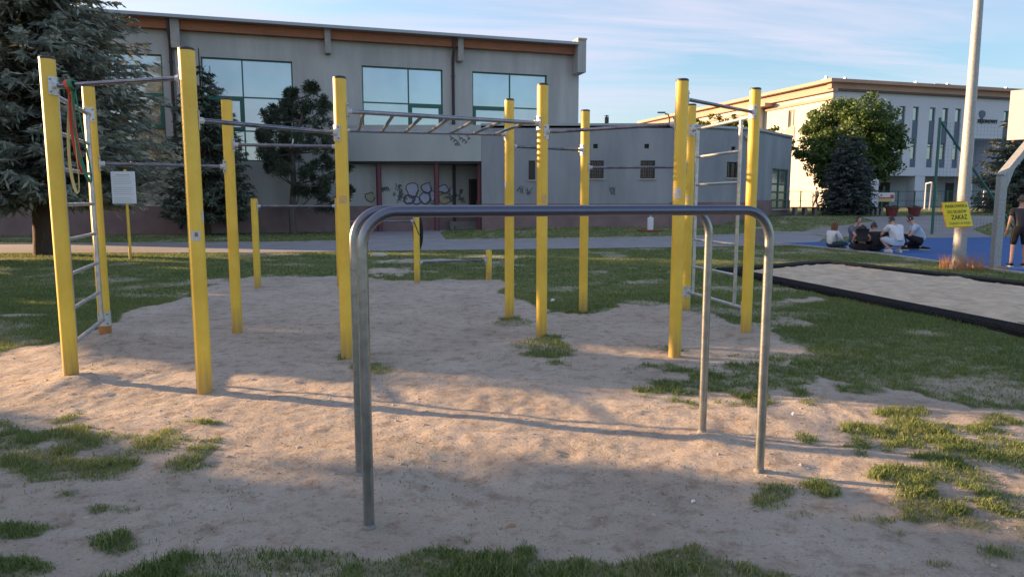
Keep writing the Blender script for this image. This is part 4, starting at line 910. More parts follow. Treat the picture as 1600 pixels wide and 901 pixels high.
def planter(px, py, lab):
    b0 = G(px, py); r_ = thing('planter', tuple(b0), lab, 'planter', 'red round planters on the plaza'); k = b0.y/F*8
    mb = MB(); mb.lathe(b0, [(k*.85,0),(k*1.15,k*1.55),(k*1.3,k*1.6),(k*1.3,k*1.8),(k*1.15,k*1.8),(k*1.1,k*1.6),(.001,k*1.6)], 20); mb.build('pot', M_pot, r_, True)
    foliage('plants', b0+Vector((0,0,k*1.75)), (k*1.1,k*1.1,k*.4), 12, 16, .12, M_pot if False else M_spr2, r_)
def foliage(name, c, rad, ncl, nleaf, size, m, parent=None, shell=.35, flat=1.0, cl=.35, seed=None):
    """clumps of small leaf faces spread through an ellipsoid"""
    c = np.array(c); rad = np.array(rad)
    d = rng.normal(size=(ncl,3)); d /= np.linalg.norm(d,axis=1)[:,None]; rr = rng.uniform(shell,1,ncl)**.6; cc = d*rr[:,None]*rad*rng.uniform(.86,1.08,(ncl,1))
    n = ncl*nleaf; o = rng.normal(size=(n,3)); o /= np.linalg.norm(o,axis=1)[:,None]; o *= (rng.uniform(0,1,n)**.4)[:,None]*rad.mean()*cl*rng.uniform(.6,1.3,(ncl,1)).repeat(nleaf,0)*np.array([1,1,.75]); p_ = c+cc.repeat(nleaf,0)+o
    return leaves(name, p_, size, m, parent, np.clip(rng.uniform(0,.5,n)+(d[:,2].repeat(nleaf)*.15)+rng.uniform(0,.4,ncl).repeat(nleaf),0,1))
def leaves(name, p_, size, m, parent, tint):
    n = len(p_); a = rng.normal(size=(n,3)); a /= np.linalg.norm(a,axis=1)[:,None]; b = np.cross(a, rng.normal(size=(n,3))); b /= np.linalg.norm(b,axis=1)[:,None]
    s = size*rng.uniform(.6,1.3,n)[:,None]; v = np.stack([p_-a*s*.5, p_+b*s*.35, p_+a*s*.6, p_-b*s*.35],1).reshape(-1,3); f = np.arange(4*n).reshape(-1,4)
    return fast(name, v, f, m, parent, attrs={'tint': tint.repeat(4)})
planter(1393,338.5,'left of the two round red planters on the grey plaza'); planter(1428,338.5,'right of the two round red planters on the grey plaza')
def bench(px0, px1, py, lab):
    a, b = G(px0, py), G(px1, py); r_ = thing('bench', tuple((a+b)/2), lab, 'bench', 'backless benches along the plaza'); d = b-a; yaw = math.atan2(d.y,d.x); c = (a+b)/2; n = Vector((-d.y,d.x,0)).normalized()
    for k in range(3): q = c+n*(.15*k-.15); mb = MB(); mb.rbox((q.x,q.y,c.z+.42),(d.length,.12,.05),.01,yaw); mb.build('seat_slat', M_bench, r_)
    for t in (.08,.36,.64,.92): q = a.lerp(b,t); mb = MB(); mb.rbox((q.x,q.y,c.z+.17),(.14,.42,.44),.015,yaw); mb.build('leg', M_conc, r_)
bench(1237,1292,336.5,'long dark backless bench left of the round spruce'); bench(1352,1377,336.5,'short dark backless bench between spruce and planters')
# goal
g0 = G(1452,328); g1 = g0+Vector((1.6,3.4,0)); gl_ = thing('goal', tuple(g0), 'white framed small goal on the lawn in front of the courthouse', 'goal')
mb = MB(); mb.tube([(g0.x,g0.y,g0.z),(g0.x+.05,g0.y,g0.z+2.0),(g1.x,g1.y,g1.z+2.0),(g1.x,g1.y,g1.z)], .05, 8); mb.build('goal_frame', M_cwhite, gl_)
mb = MB(); bk_ = Vector((1.2,-.3,0))
for t in np.linspace(0,1,14): q = g0.lerp(g1,t); mb.tube([(q.x,q.y,q.z+1.95),(q.x+.3,q.y,q.z+1.9),(q.x+1.0,q.y-.2,q.z+.05)], .006, 3, caps=False)
mb.build('goal_net', M_net, gl_)
# far fence with banners
f0 = at(1225,320,64); f1 = at(1530,320,64); ff = thing('mesh_fence', (f0.x,f0.y,.85), 'low dark green mesh fence in front of the courthouse', 'fence')
zf0, zf1 = .88, zat(299,64)
for k in range(13):
    x = f0.x+(f1.x-f0.x)*k/12; mb = MB(); mb.box((x,64,(zf0+zf1)/2-.1),(.09,.09,zf1-zf0+.3)); mb.build('fence_post', M_green, ff)
mb = MB(); mb.tube([(f0.x,64,zf1),(f1.x,64,zf1)],.03,5); mb.tube([(f0.x,64,zf0+.62),(f1.x,64,zf0+.62)],.02,5); mb.tube([(f0.x,64,zf0+.1),(f1.x,64,zf0+.1)],.02,5); mb.build('fence_rail', M_green, ff)
mb = MB()
for k in range(int((f1.x-f0.x)/.16)): x = f0.x+k*.16; mb.tube([(x,64,zf0),(x,64,zf1)],.007,3,caps=False)
o = mb.build('fence_mesh', M_green, ff); o['kind'] = 'stuff'
def banner(x0, x1, y0, y1, cols_, lab):
    a, b = at(x0,y0,63.9), at(x1,y1,63.9); r_ = thing('banner', (a.x,63.9,b.z), lab, 'banner'); W_, H_3 = b.x-a.x, a.z-b.z
    mb = MB(); mb.box(((a.x+b.x)/2,63.9,(a.z+b.z)/2),(W_,.03,H_3)); mb.build('banner_sheet', cols_[0], r_)
    for i, (u, v, w, h, m) in enumerate(cols_[1]): mb = MB(); mb.box((a.x+W_*u,63.87,b.z+H_3*v),(W_*w,.01,H_3*h)); mb.build('printed_patch', m, r_)
M_red = mat('banner_red', (.45,.06,.07), .6); M_yb = mat('banner_yellow', (.5,.45,.08), .6); M_bb = mat('banner_blue', (.04,.09,.3), .6)
banner(1372,1397,301,315,(M_cwhite,[(.5,.40,.92,.16,M_red),(.85,.62,.2,.3,M_red),(.45,.15,.85,.22,M_yb),(.2,.72,.08,.2,M_gk)]),'white banner with red and yellow stripes on the mesh fence')
banner(1348,1364,299,316,(M_cwhite,[(.6,.72,.7,.35,M_bb),(.15,.3,.25,.5,M_bb)]),'white and blue banner at the left end beside the spruce')
bpz = G(1532,322); b2 = thing('brick_pillar', tuple(bpz), 'red brick pillar in the far courthouse fence', 'pillar'); mb = MB(); mb.rbox((bpz.x,60,1.7),(.42,.42,1.7),.02); mb.build('pillar_shaft', M_brick, b2)
mb = MB(); mb.rbox((bpz.x,60,2.58),(.5,.5,.06),.02); mb.build('pillar_cap', M_conc, b2)
a, b = at(1537,298,58), at(1554,320,58); b3 = thing('poster_frame', (a.x,58,b.z), 'small white framed poster board right of the red brick pillar', 'poster board')
mb = MB(); mb.box(((a.x+b.x)/2,58,(a.z+b.z)/2),(b.x-a.x,.06,a.z-b.z)); mb.build('board', M_cwhite, b3); mb = MB(); mb.box(((a.x+b.x)/2,57.96,b.z+(a.z-b.z)*.62),((b.x-a.x)*.86,.02,(a.z-b.z)*.6)); mb.build('poster', M_gk, b3); mb = MB(); mb.box(((a.x+b.x)/2,57.94,b.z+(a.z-b.z)*.5),((b.x-a.x)*.6,.02,(a.z-b.z)*.2)); mb.build('pink_patch', M_red, b3)
# street lamp behind the annex
lp = at(1046,180,58); sl_ = thing('street_lamp', (lp.x,58,0), 'distant street lamp head reaching over the annex roof', 'street lamp'); z1 = zat(179,58); z2 = zat(176,58)
mb = MB(); mb.tube([(lp.x,58,0),(lp.x,58,z1-.3),(lp.x-.1,58,z1),(lp.x-.35,58,z1+.05)],.06,8); mb.build('lamp_post', M_dark, sl_, True); mb = MB(); mb.box((lp.x-.65,58,z2),(.62,.2,.1),0); mb.build('lamp_head', M_dark, sl_)

# ---------------------------------------------------------------- trees
def spruce(base, Ht, Rad, nb, m, mbark, label, z0=.5, tw=.30, width=.05, group=None, trunk=.2, droop=.32, sta=13, seed=1, power=.85, cat='spruce tree', density=1):
    g = np.random.default_rng(seed); root = thing('spruce_tree', tuple(base), label, cat, group); bx, by, bz = base
    mb = MB(); mb.tube([(bx,by,bz-.2),(bx,by,bz+.5),(bx+.03,by,bz+Ht*.5),(bx,by,bz+Ht*.98)], [trunk*1.2,trunk,trunk*.55,.02], 12); mb.build('trunk', mbark, root, True)
    V = []; T = []; n = nb
    zz = z0+(Ht-z0)*(1-np.sqrt(1-g.uniform(0,.985,n)))*1.0; zz = np.clip(zz, z0, Ht*.985)
    az = g.uniform(0, 2*np.pi, n); Lb = Rad*((1-(zz-z0*.3)/Ht)**power)*g.uniform(.72,1.10,n)+.08
    Lb *= np.where(zz < z0+.12*Ht, .62+.38*(zz-z0)/(.12*Ht), 1)
    br = MB()
    P, D, S_, LL, TT = [], [], [], [], []
    for t in np.linspace(.12, 1, sta):
        for side in (-1, 1, 0):
            k = density; jit = g.uniform(-.04,.04,n); tt = np.clip(t+jit, .05, 1)
            r = Lb*tt; h = zz + Lb*(-droop*1.6*tt+droop*1.15*tt**2) ; px = bx+r*np.cos(az); py = by+r*np.sin(az); pz = bz+h
            th = az+side*g.uniform(.5,1.1,n); l = (tw*(1.15-.6*tt)*g.uniform(.6,1.25,n))*np.minimum(1, .35+Lb/1.2)
            dz = g.uniform(-.55,-.05,n) if side else g.uniform(-.9,-.15,n)
            if side == 0 and t < .95: th = az+g.uniform(-.4,.4,n)
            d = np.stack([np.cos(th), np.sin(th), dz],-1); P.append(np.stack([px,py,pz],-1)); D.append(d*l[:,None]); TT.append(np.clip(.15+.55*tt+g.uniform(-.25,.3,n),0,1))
    P = np.concatenate(P); D = np.concatenate(D); TT = np.concatenate(TT); m_ = len(P)
    u = np.cross(D, g.normal(size=(m_,3))); u /= np.linalg.norm(u,axis=1)[:,None]; w = (width*g.uniform(.6,1.4,m_))[:,None]
    v = np.stack([P-D*.15, P+D*.35+u*w, P+D, P+D*.35-u*w],1).reshape(-1,3); f = np.arange(4*m_).reshape(-1,4)
    # secondary ragged needles
    P2 = P+D*g.uniform(.2,.8,(m_,1)); D2 = (D*.45+g.normal(size=(m_,3))*np.linalg.norm(D,axis=1)[:,None]*.28); u2 = np.cross(D2, g.normal(size=(m_,3))); u2 /= np.linalg.norm(u2,axis=1)[:,None]
    v2 = np.stack([P2, P2+D2*.5+u2*w*.6, P2+D2, P2+D2*.5-u2*w*.6],1).reshape(-1,3)
    vv = np.concatenate([v,v2]); ff_ = np.arange(8*m_).reshape(-1,4)
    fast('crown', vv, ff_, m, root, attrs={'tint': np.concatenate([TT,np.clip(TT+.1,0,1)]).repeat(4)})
    # bare limbs
    sel = g.choice(n, min(n,90), replace=False)
    for k in sel:
        r = Lb[k]; c, s_ = math.cos(az[k]), math.sin(az[k]); br.tube([(bx+c*r*t, by+s_*r*t, bz+zz[k]+r*(-droop*1.6*t+droop*1.15*t*t)) for t in (0,.35,.7)], [.022,.015,.007], 4, caps=False)
    br.build('limbs', mbark, root)
    return root
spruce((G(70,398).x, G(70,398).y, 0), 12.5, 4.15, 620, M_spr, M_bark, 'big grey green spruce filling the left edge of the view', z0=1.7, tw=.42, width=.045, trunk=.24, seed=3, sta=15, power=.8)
spruce((at(325,366,30.5).x, 30.5, 0), 7.9, 2.35, 300, M_spr2, M_bark, 'slim dark spruce with pointed top against the sports hall', z0=.9, tw=.38, width=.05, trunk=.13, seed=5, sta=11, power=.95)
spruce((at(1322,338,38.0).x, 38.0, .66), 4.85, 1.45, 420, M_spr3, M_bark, 'dense silvery spruce in front of the round leafy tree', z0=.0, tw=.30, width=.04, trunk=.12, seed=8, sta=9, power=.5, droop=.1)
spruce((at(1592,320,44.0).x, 44.0, .7), 7.6, 3.1, 300, M_spr2, M_bark, 'dark spruce at the right edge behind the basketball stand', z0=.3, tw=.42, width=.06, trunk=.18, seed=9, sta=9, power=.8)

def broadleaf(base, cz, rad, ncl, nleaf, size, m, label, trunk=.16, group=None, name='deciduous_tree', cat='tree', clumps=None):
    root = thing(name, tuple(base), label, cat, group); bx, by, bz = base
    mb = MB(); mb.tube([(bx,by,bz-.1),(bx+.05,by,bz+(cz-bz)*.5),(bx,by,cz)], [trunk*1.2,trunk,trunk*.6], 10); mb.build('trunk', M_bark, root, True)
    mb = MB()
    for k in range(16):
        A = k*2.4; e = Vector((bx+rad[0]*.75*math.cos(A)*random.uniform(.5,1), by+rad[1]*.75*math.sin(A)*random.uniform(.5,1), cz+rad[2]*random.uniform(-.5,.8))); s_ = Vector((bx,by,bz+(cz-bz)*random.uniform(.45,1)))
        mb.tube([s_, s_.lerp(e,.5)+Vector((0,0,.15*rad[2])), e], [trunk*.4,trunk*.22,.015], 6, caps=False)
    mb.build('limbs', M_bark, root)
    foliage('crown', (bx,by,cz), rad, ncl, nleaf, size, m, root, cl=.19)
    return root
tb = at(1320,338,45.0); broadleaf((tb.x,45.0,.7), 4.95, (2.95,2.9,2.85), 270, 130, .18, M_leaf, 'big round leafy tree between annex and courthouse')
for px, py, k, lab in ((1105,205,1.2,'leafy shrub top showing over the annex roof, leftmost'),(1150,205,1.2,'leafy shrub top showing over the annex roof, beside the yellow post'),(1205,222,1.3,'sunlit sprawling shrub behind the far end of the annex')):
    q = at(px, py, 52); broadleaf((q.x,52,.7), q.z-.1, (k*1.25,k,k*.95), 40, 40, .2, M_shrub, lab, .06, 'leafy shrubs behind the annex', 'shrub', 'shrub')
q = at(1575,330,31); r_ = thing('shrub', (q.x,31,.2), 'yellow olive bush behind the standing boy', 'shrub'); foliage('crown', (q.x,31,.95), (.24,.24,.42), 16, 40, .08, M_shrub, r_); mb = MB(); mb.tube([(q.x,31,.1),(q.x,31,.9)], .03, 6); mb.build('stem', M_bark, r_)

def pine(base, label):
    root = thing('pine_tree', tuple(base), label, 'pine tree'); bx, by, bz = base
    k = by/F
    def w(px, py, dy=0): q = at(px, py, by+dy); return np.array(q)
    tr = [(bx,by,-.1),tuple(w(456,330)),tuple(w(459,290)),tuple(w(457,240)),tuple(w(470,190)),tuple(w(482,150))]
    mb = MB(); mb.tube(tr, [.17,.14,.13,.10,.07,.03], 10); mb.build('trunk', M_barkp, root, True)
    cl = [(485,140,12,14),(478,165,20,18),(505,170,14,18),(440,170,22,14),(425,185,20,14),(460,190,26,16),(500,200,24,16),(430,215,26,16),(470,220,28,18),(510,230,24,16),(415,240,20,14),(450,245,24,16),(500,255,28,16),(535,262,18,14),(440,265,18,10),(480,270,24,14),(520,285,24,14),(495,300,26,14),(540,300,14,12),(470,300,14,10),(510,320,24,12),(425,262,12,10),(455,150,12,9),(528,215,10,12),(410,210,12,10)]
    ps, ts = [], []; br = MB()
    for cx, cy, rx, ry in cl:
        dy = random.uniform(-1.0, 1.0); c = w(cx, cy, dy); j = min(range(1,len(tr)), key=lambda q: abs(tr[q][2]-(c[2]-.4))); s_ = Vector(tr[j]); e = Vector(c); br.tube([s_, s_.lerp(e,.5)+Vector((0,0,-.1)), e], [.045,.03,.012], 5, caps=False)
        for _ in range(15):
            o = rng.normal(size=3); o /= np.linalg.norm(o); cc = c+o*np.array([rx*k,rx*k*.9,ry*k])*rng.uniform(.4,.95); n = 70; d = rng.normal(size=(n,3)); d[:,2] += .5; d /= np.linalg.norm(d,axis=1)[:,None]
            a = cc; b_ = cc+d*rng.uniform(.12,.28,(n,1)); u = np.cross(d, rng.normal(size=(n,3))); u /= np.linalg.norm(u,axis=1)[:,None]
            ps.append(np.stack([np.repeat(a[None],n,0)-u*.004, b_+u*.018, b_-u*.018],1)); ts.append(np.repeat(rng.uniform(0,.8,n),3))
    v = np.concatenate(ps).reshape(-1,3); fast('crown', v, np.arange(len(v)).reshape(-1,3), M_pine, root, attrs={'tint': np.concatenate(ts)}); br.build('limbs', M_barkp, root)
pb_ = at(458,361,31.5); pine((pb_.x,31.5,0), 'irregular dark pine with bare lower trunk in front of the sports hall')

# belt of trees to the left, outside the frame, whose shade crosses the yard
sx_, sy_ = SUN_AZ; nx_, ny_ = -SUN_AZ[1]*-1, -SUN_AZ[0]
nx_, ny_ = SUN_AZ[1], -SUN_AZ[0]               # across the light
k = 0
def off_tree(v, s, Ht, rad, seed):
    x = sx_*s+nx_*v; y = sy_*s+ny_*v
    return (x, y)
proto = None
BELT = [(-1.6,21,6.6,2.3),(1.6,20,6.4,1.7),(6.9,21.5,5.9,1.75),(9.6,20.5,6.2,2.1),(12.2,22,6.4,1.8),(-5.5,22,7,2.6)]
for i, (v_, s_, H__, r__) in enumerate(BELT):
    x, y = off_tree(v_, s_, H__, r__, i)
    broadleaf((x, y, 0), H__*.5, (r__, r__, H__*.52), 150, 42, .34, M_leaf, 'bushy tree in the belt left of the frame, number %s from the camera side' % ('one two three four five six'.split()[i]), .12, 'belt of trees left of the yard')

# ---------------------------------------------------------------- grass, pebbles
def grass_zone(n, ymin, ymax, hh, w, name, seg, pw, lab, dens=1.0):
    u = rng.uniform(0,1,n); Y = (ymin**pw+(ymax**pw-ymin**pw)*u)**(1/pw); X = rng.uniform(-.80,.80,n)*Y*1.02
    g = grass_field(X, Y); keep = rng.uniform(0,1,n) < g**1.15*dens
    # keep off the hard surfaces
    def inp(poly): P_ = [(p_[0],p_[1]) for p_ in poly]; return pip(X, Y, P_)
    keep &= ~inp(path_poly) & ~inp(court_poly) & ~inp(ent_poly) & ~inp(plaza_poly) & ~inp([q_near0,q_near1,s2,s1])
    X, Y, g = X[keep], Y[keep], g[keep]; Z = tz(X,Y)+relief(X,Y)-.003
    pat = np.clip((fbm(X*.8,Y*.8,3,70)-.35)*1.6,0,1); t = np.clip(rng.uniform(0,.55,len(X))*pat+rng.uniform(0,.35,len(X))**1.5+(rng.uniform(0,1,len(X)) > .86)*.5,0,1)
    H_ = hh*rng.uniform(.45,1.25,len(X))*(.40+.7*fbm(X*2.5,Y*2.5,2,71))*(.45+.55*g)
    # trampled in the middle, lusher in the patches round the posts
    o = blade_mesh(X, Y, Z, H_, w, M_grass, name, .9, t, seg); o['kind'] = 'stuff'; o['label'] = lab; o['category'] = 'grass'; print(name, len(X))
grass_zone(330000, 2.05, 5.2, .052, .0045, 'grass', 2, 1.2, 'ragged grass tufts in the bare soil close to the camera')
grass_zone(330000, 5.2, 11, .055, .008, 'grass', 1, 1.2, 'worn lawn around the foot of the yellow rig')
grass_zone(260000, 11, 24, .05, .017, 'grass', 1, 1.1, 'shaded lawn between the rig and the path')
grass_zone(120000, 24, 46, .06, .04, 'grass', 1, 1.1, 'far lawn strip along the annex and plaza')
M_clod = mat('dry_soil_clod', (.42,.35,.29), .95, (.32,.26,.21), 14)
M_litr = mat('dry_leaf_litter', (.20,.12,.07), .85, (.30,.20,.11), 25)
def pebbles(n, s0, s1, flat, m, name, lab):
    Y = (2.1+(9-2.1)*rng.uniform(0,1,n)**1.4); X = rng.uniform(-.75,.75,n)*Y; g = grass_field(X,Y); k = g < .4; X, Y = X[k], Y[k]; n = len(X); Z = tz(X,Y)+relief(X,Y)
    base = np.array([(1,0,0),(0,1,0),(-1,0,0),(0,-1,0),(0,0,flat),(0,0,-.5)]); F_ = np.array([(0,1,4),(1,2,4),(2,3,4),(3,0,4),(1,0,5),(2,1,5),(3,2,5),(0,3,5)])
    s = (rng.uniform(s0,s1,n)*(1+2*(rng.uniform(0,1,n) > .985)))[:,None,None]; A = rng.uniform(0,6.28,n); c, s_ = np.cos(A)[:,None], np.sin(A)[:,None]
    b = base[None]*rng.uniform(.6,1.3,(n,6,3))*s; x = b[...,0]*c-b[...,1]*s_; y = b[...,0]*s_+b[...,1]*c
    v = np.stack([x+X[:,None], y+Y[:,None], b[...,2]+Z[:,None]],-1).reshape(-1,3); f = (np.arange(n)[:,None,None]*6+F_[None]).reshape(-1,3)
    tag(fast(name, v, f, m), lab, 'ground litter', kind='stuff')
pebbles(4000, .002, .006, .7, M_stone, 'pebbles', 'small pebbles strewn over the bare sandy soil')
pebbles(12000, .003, .008, .5, M_clod, 'soil_clods', 'crumbled soil clods over the trampled yard')
pebbles(1800, .005, .013, .12, M_litr, 'leaf_litter', 'dry brown leaf scraps on the trampled yard')
for px, py, lab in ((1240,650,'crumpled white litter scrap on soil right of the steel bars'),(864,471,'small white litter scrap in the grass behind the post'),(1083,786,'tiny white scrap on the soil below the steel bars')):
    q = G(px,py,0); s = q.y*.0035; z = float(relief(np.array([q.x]),np.array([q.y]))[0]); mb = MB(); mb.add([(q.x-s,q.y-s,z+.002),(q.x+s,q.y-.5*s,z+s*.9),(q.x+.6*s,q.y+s,z+.3*s),(q.x-.8*s,q.y+.7*s,z+s*.8),(q.x,q.y,z+s*1.4)], [(0,1,4),(1,2,4),(2,3,4),(3,0,4),(0,3,2,1)]); tag(mb.build('litter', M_cwhite), lab, 'litter')

# ---------------------------------------------------------------- people
def skinned(joints, edges, radii, sub=1):
    """joints: name -> point; returns a mesh grown along the edges"""
    names = list(joints); me = bpy.data.meshes.new('s'); me.from_pydata([joints[n] for n in names], [(names.index(a), names.index(b)) for a, b in edges], []); o = bpy.data.objects.new('s', me); COL.objects.link(o)
    md = o.modifiers.new('k','SKIN'); md.use_smooth_shade = True; 
    for i, n in enumerate(names): r = radii[n]; me.skin_vertices[0].data[i].radius = r if isinstance(r, tuple) else (r, r)
    me.skin_vertices[0].data[0].use_root = True
    sb = o.modifiers.new('b','SUBSURF'); sb.levels = sub; sb.render_levels = sub
    bpy.context.view_layer.update(); r = bpy.data.meshes.new_from_object(o.evaluated_get(bpy.context.evaluated_depsgraph_get())); bpy.data.objects.remove(o)
    return [tuple(v.co) for v in r.vertices], [tuple(p_.vertices) for p_ in r.polygons]
def head_mb(mb, c, look, r=.095, s=1):
    """head with brow, nose, chin and ears; look = yaw-pitch direction vector"""
    f = Vector(look).normalized(); rt = f.cross(Vector((0,0,1))).normalized(); up = rt.cross(f); c = Vector(c)
    n, m = 16, 12; vs = []
    for i in range(m+1):
        ph = math.pi*i/m; zz = -math.cos(ph); rr = math.sin(ph)
        for k in range(n):
            A = 2*math.pi*k/n; x, y = rr*math.cos(A)*.78, rr*math.sin(A)*.95; z = zz*1.2
            if z < 0: x *= 1-.30*(-z)**1.3; y *= 1-.10*(-z); 
            if z < -.5 and y > 0: y += .10
            if y > .6 and abs(x) < .22 and -.35 < z < .15: y += .22*(1-abs(x)/.22)     # nose
            if y > .5 and .05 < z < .3 and .15 < abs(x) < .55: y -= .05                 # eye sockets
            vs.append(c + (rt*x+f*y+up*z)*r*s)
    mb.add(vs, [(i*n+k, i*n+(k+1)%n, (i+1)*n+(k+1)%n, (i+1)*n+k) for i in range(m) for k in range(n)])
    for sd in (-1,1):
        e = c+(rt*sd*.80-f*.05)*r*s; mb.tube([e-up*.028, e+rt*sd*.010, e+up*.028], [.010,.016,.011], 6)
    return f, rt, up
def hair_mb(mb, c, f, rt, up, r=.095, style='short'):
    n, m = 16, 10; vs = []; c = Vector(c)
    for i in range(m+1):
        ph = math.pi*i/m*.62; zz = math.cos(ph); rr = math.sin(ph)
        for k in range(n):
            A = 2*math.pi*k/n; x, y = rr*math.cos(A)*.86, rr*math.sin(A)*1.03; z = zz*1.30
            if y > .45 and z < .75: y = .45+(y-.45)*.5; z = max(z, .55)
            j = 1+random.uniform(-.04,.05); vs.append(c+(rt*x+f*y+up*z)*r*j)
    mb.add(vs, [(i*n+k, (i+1)*n+k, (i+1)*n+(k+1)%n, i*n+(k+1)%n) for i in range(m) for k in range(n)])
    if style == 'long':
        for k in range(14):
            A = math.pi*(.08+.84*k/13); d = -f*math.sin(A)*.75+rt*math.cos(A)*.85; p0 = c+d*r+up*r*.5; l = random.uniform(.24,.34)
            mb.tube([p0, p0+d*.02-Vector((0,0,l*.35)), p0-f*.03+d*.01-Vector((0,0,l))], [.03,.032,.01], 6)
def hand(mb, w, d, side, s=1):
    """palm and five bent fingers; w wrist, d direction"""
    w = Vector(w); d = Vector(d).normalized(); r_ = d.cross(Vector((0,0,1))); r_ = r_.normalized() if r_.length > .1 else Vector((1,0,0)); u = r_.cross(d)
    mb.tube([w, w+d*.04*s, w+d*.085*s], [.022*s,.036*s,.036*s], 8, flat=.5)
    for k in range(4):
        b = w+d*.08*s+r_*(k-1.5)*.018*s; l = (.06,.07,.066,.05)[k]*s; mb.tube([b, b+d*l*.5-u*.006, b+d*l*.85-u*.025*s], [.009*s,.0085*s,.006*s], 6)
    b = w+d*.03*s+r_*side*.03*s; mb.tube([b, b+(d*.6+r_*side*.7)*.035*s, b+(d+r_*side*.4)*.055*s], [.011*s,.010*s,.007*s], 6)
def person(loc, yaw, J, label, skin, hair, hstyle, top, bottom, shoes, look=(0,1,-.2), topj=None, scale=1, group=None, sleeve='short', shorts=False, waist=True, extra=None, girth=1.0):
    root = thing('person', tuple(loc), label, 'person', group); Mx = Matrix.Translation(Vector(loc)) @ Matrix.Rotation(yaw,4,'Z') @ Matrix.Scale(scale,4)
    g = girth; E_ = [('pelvis','belly'),('belly','chest'),('chest','neck'),('neck','head')]
    Rr = dict(pelvis=.10*g, belly=.092*g, chest=.105*g, neck=.05, head=.06)
    J = dict(J); J['belly'] = tuple((Vector(J['pelvis'])*.5+Vector(J['chest'])*.5)); J['neck'] = tuple(Vector(J['chest']).lerp(Vector(J['head']), .52))
    order = ['pelvis','belly','chest','neck','head']
    for s_ in 'lr':
        order += [s_+x for x in ('shoulder','elbow','wrist','hip','knee','ankle','toe')]
        E_ += [('chest',s_+'shoulder'),(s_+'shoulder',s_+'elbow'),(s_+'elbow',s_+'wrist'),('pelvis',s_+'hip'),(s_+'hip',s_+'knee'),(s_+'knee',s_+'ankle'),(s_+'ankle',s_+'toe')]
        for x, r in (('shoulder',.052),('elbow',.038),('wrist',.026),('hip',.08),('knee',.052),('ankle',.036),('toe',.03)): Rr[s_+x] = r*(g if x in ('hip',) else 1)
    JJ = {n: J[n] for n in order}; v, f = skinned(JJ, E_, Rr); mb = MB(); mb.add(v, f)
    hc = Vector(J['head'])+Vector((0,.01,.035)); hf = head_mb(mb, hc, look)
    for s_, sd in (('l',-1),('r',1)): hand(mb, J[s_+'wrist'], Vector(J[s_+'wrist'])-Vector(J[s_+'elbow']), -sd)
    def fin(mb, name, m): mb.v = [tuple(Mx @ Vector(p_)) for p_ in mb.v]; return mb.build(name, m, root, True)
    fin(mb, 'body', skin)
    mb = MB(); hair_mb(mb, hc, *hf, style=hstyle); fin(mb, 'hair', hair)
    mb = MB()
    for sd in (-1,1): e = hc+(hf[1]*sd*.033+hf[0]*.080+hf[2]*.012); mb.ball(e, .010, 6, 4)
    fin(mb, 'eyes', M_black)
    # top
    up = 1.22; K = {n: J[n] for n in ('pelvis','belly','chest')}; K['pelvis'] = tuple(Vector(J['pelvis'])-(Vector(J['chest'])-Vector(J['pelvis']))*.12); nk = Vector(J['chest']).lerp(Vector(J['neck']), .55); K['col'] = tuple(nk); RR = dict(pelvis=.150*g, belly=.145*g, chest=.165*g, col=.085); EE = [('pelvis','belly'),('belly','chest'),('chest','col')]
    if topj == 'crop': K.pop('pelvis'); K.pop('belly'); mid = Vector(J['belly']).lerp(Vector(J['chest']), .25); K = {'chest': J['chest'], 'mid': tuple(mid), 'col': tuple(nk)}; RR = dict(chest=.175*g, mid=.165*g, col=.10); EE = [('chest','mid'),('chest','col')]
    else:
        for s_ in 'lr':
            sh, el, wr_ = (Vector(J[s_+x]) for x in ('shoulder','elbow','wrist')); K[s_+'s'] = tuple(sh); RR[s_+'s'] = .078; EE.append(('chest',s_+'s'))
            e1 = sh.lerp(el, .62) if sleeve == 'short' else el; K[s_+'e'] = tuple(e1); RR[s_+'e'] = .064; EE.append((s_+'s',s_+'e'))
            if sleeve == 'long': K[s_+'w'] = tuple(el.lerp(wr_, .85)); RR[s_+'w'] = .040; EE.append((s_+'e',s_+'w'))
    v, f = skinned(K, EE, RR); mb = MB(); mb.add(v, f); fin(mb, 'shirt', top)
    K = {'pelvis': J['pelvis'], 'w': tuple(Vector(J['pelvis']).lerp(Vector(J['belly']), .75))}; RR = dict(pelvis=.158*g, w=.14*g); EE = [('pelvis','w')]
    for s_ in 'lr':
        hi, kn, an = (Vector(J[s_+x]) for x in ('hip','knee','ankle')); K[s_+'h'] = tuple(hi); RR[s_+'h'] = .105*g; EE.append(('pelvis',s_+'h')); k2 = hi.lerp(kn, .92) if shorts else kn; K[s_+'k'] = tuple(k2); RR[s_+'k'] = .080 if shorts else .066; EE.append((s_+'h',s_+'k'))
        if not shorts: K[s_+'a'] = tuple(kn.lerp(an, .9)); RR[s_+'a'] = .05; EE.append((s_+'k',s_+'a'))
    v, f = skinned(K, EE, RR); mb = MB(); mb.add(v, f); fin(mb, 'shorts' if shorts else 'trousers', bottom)
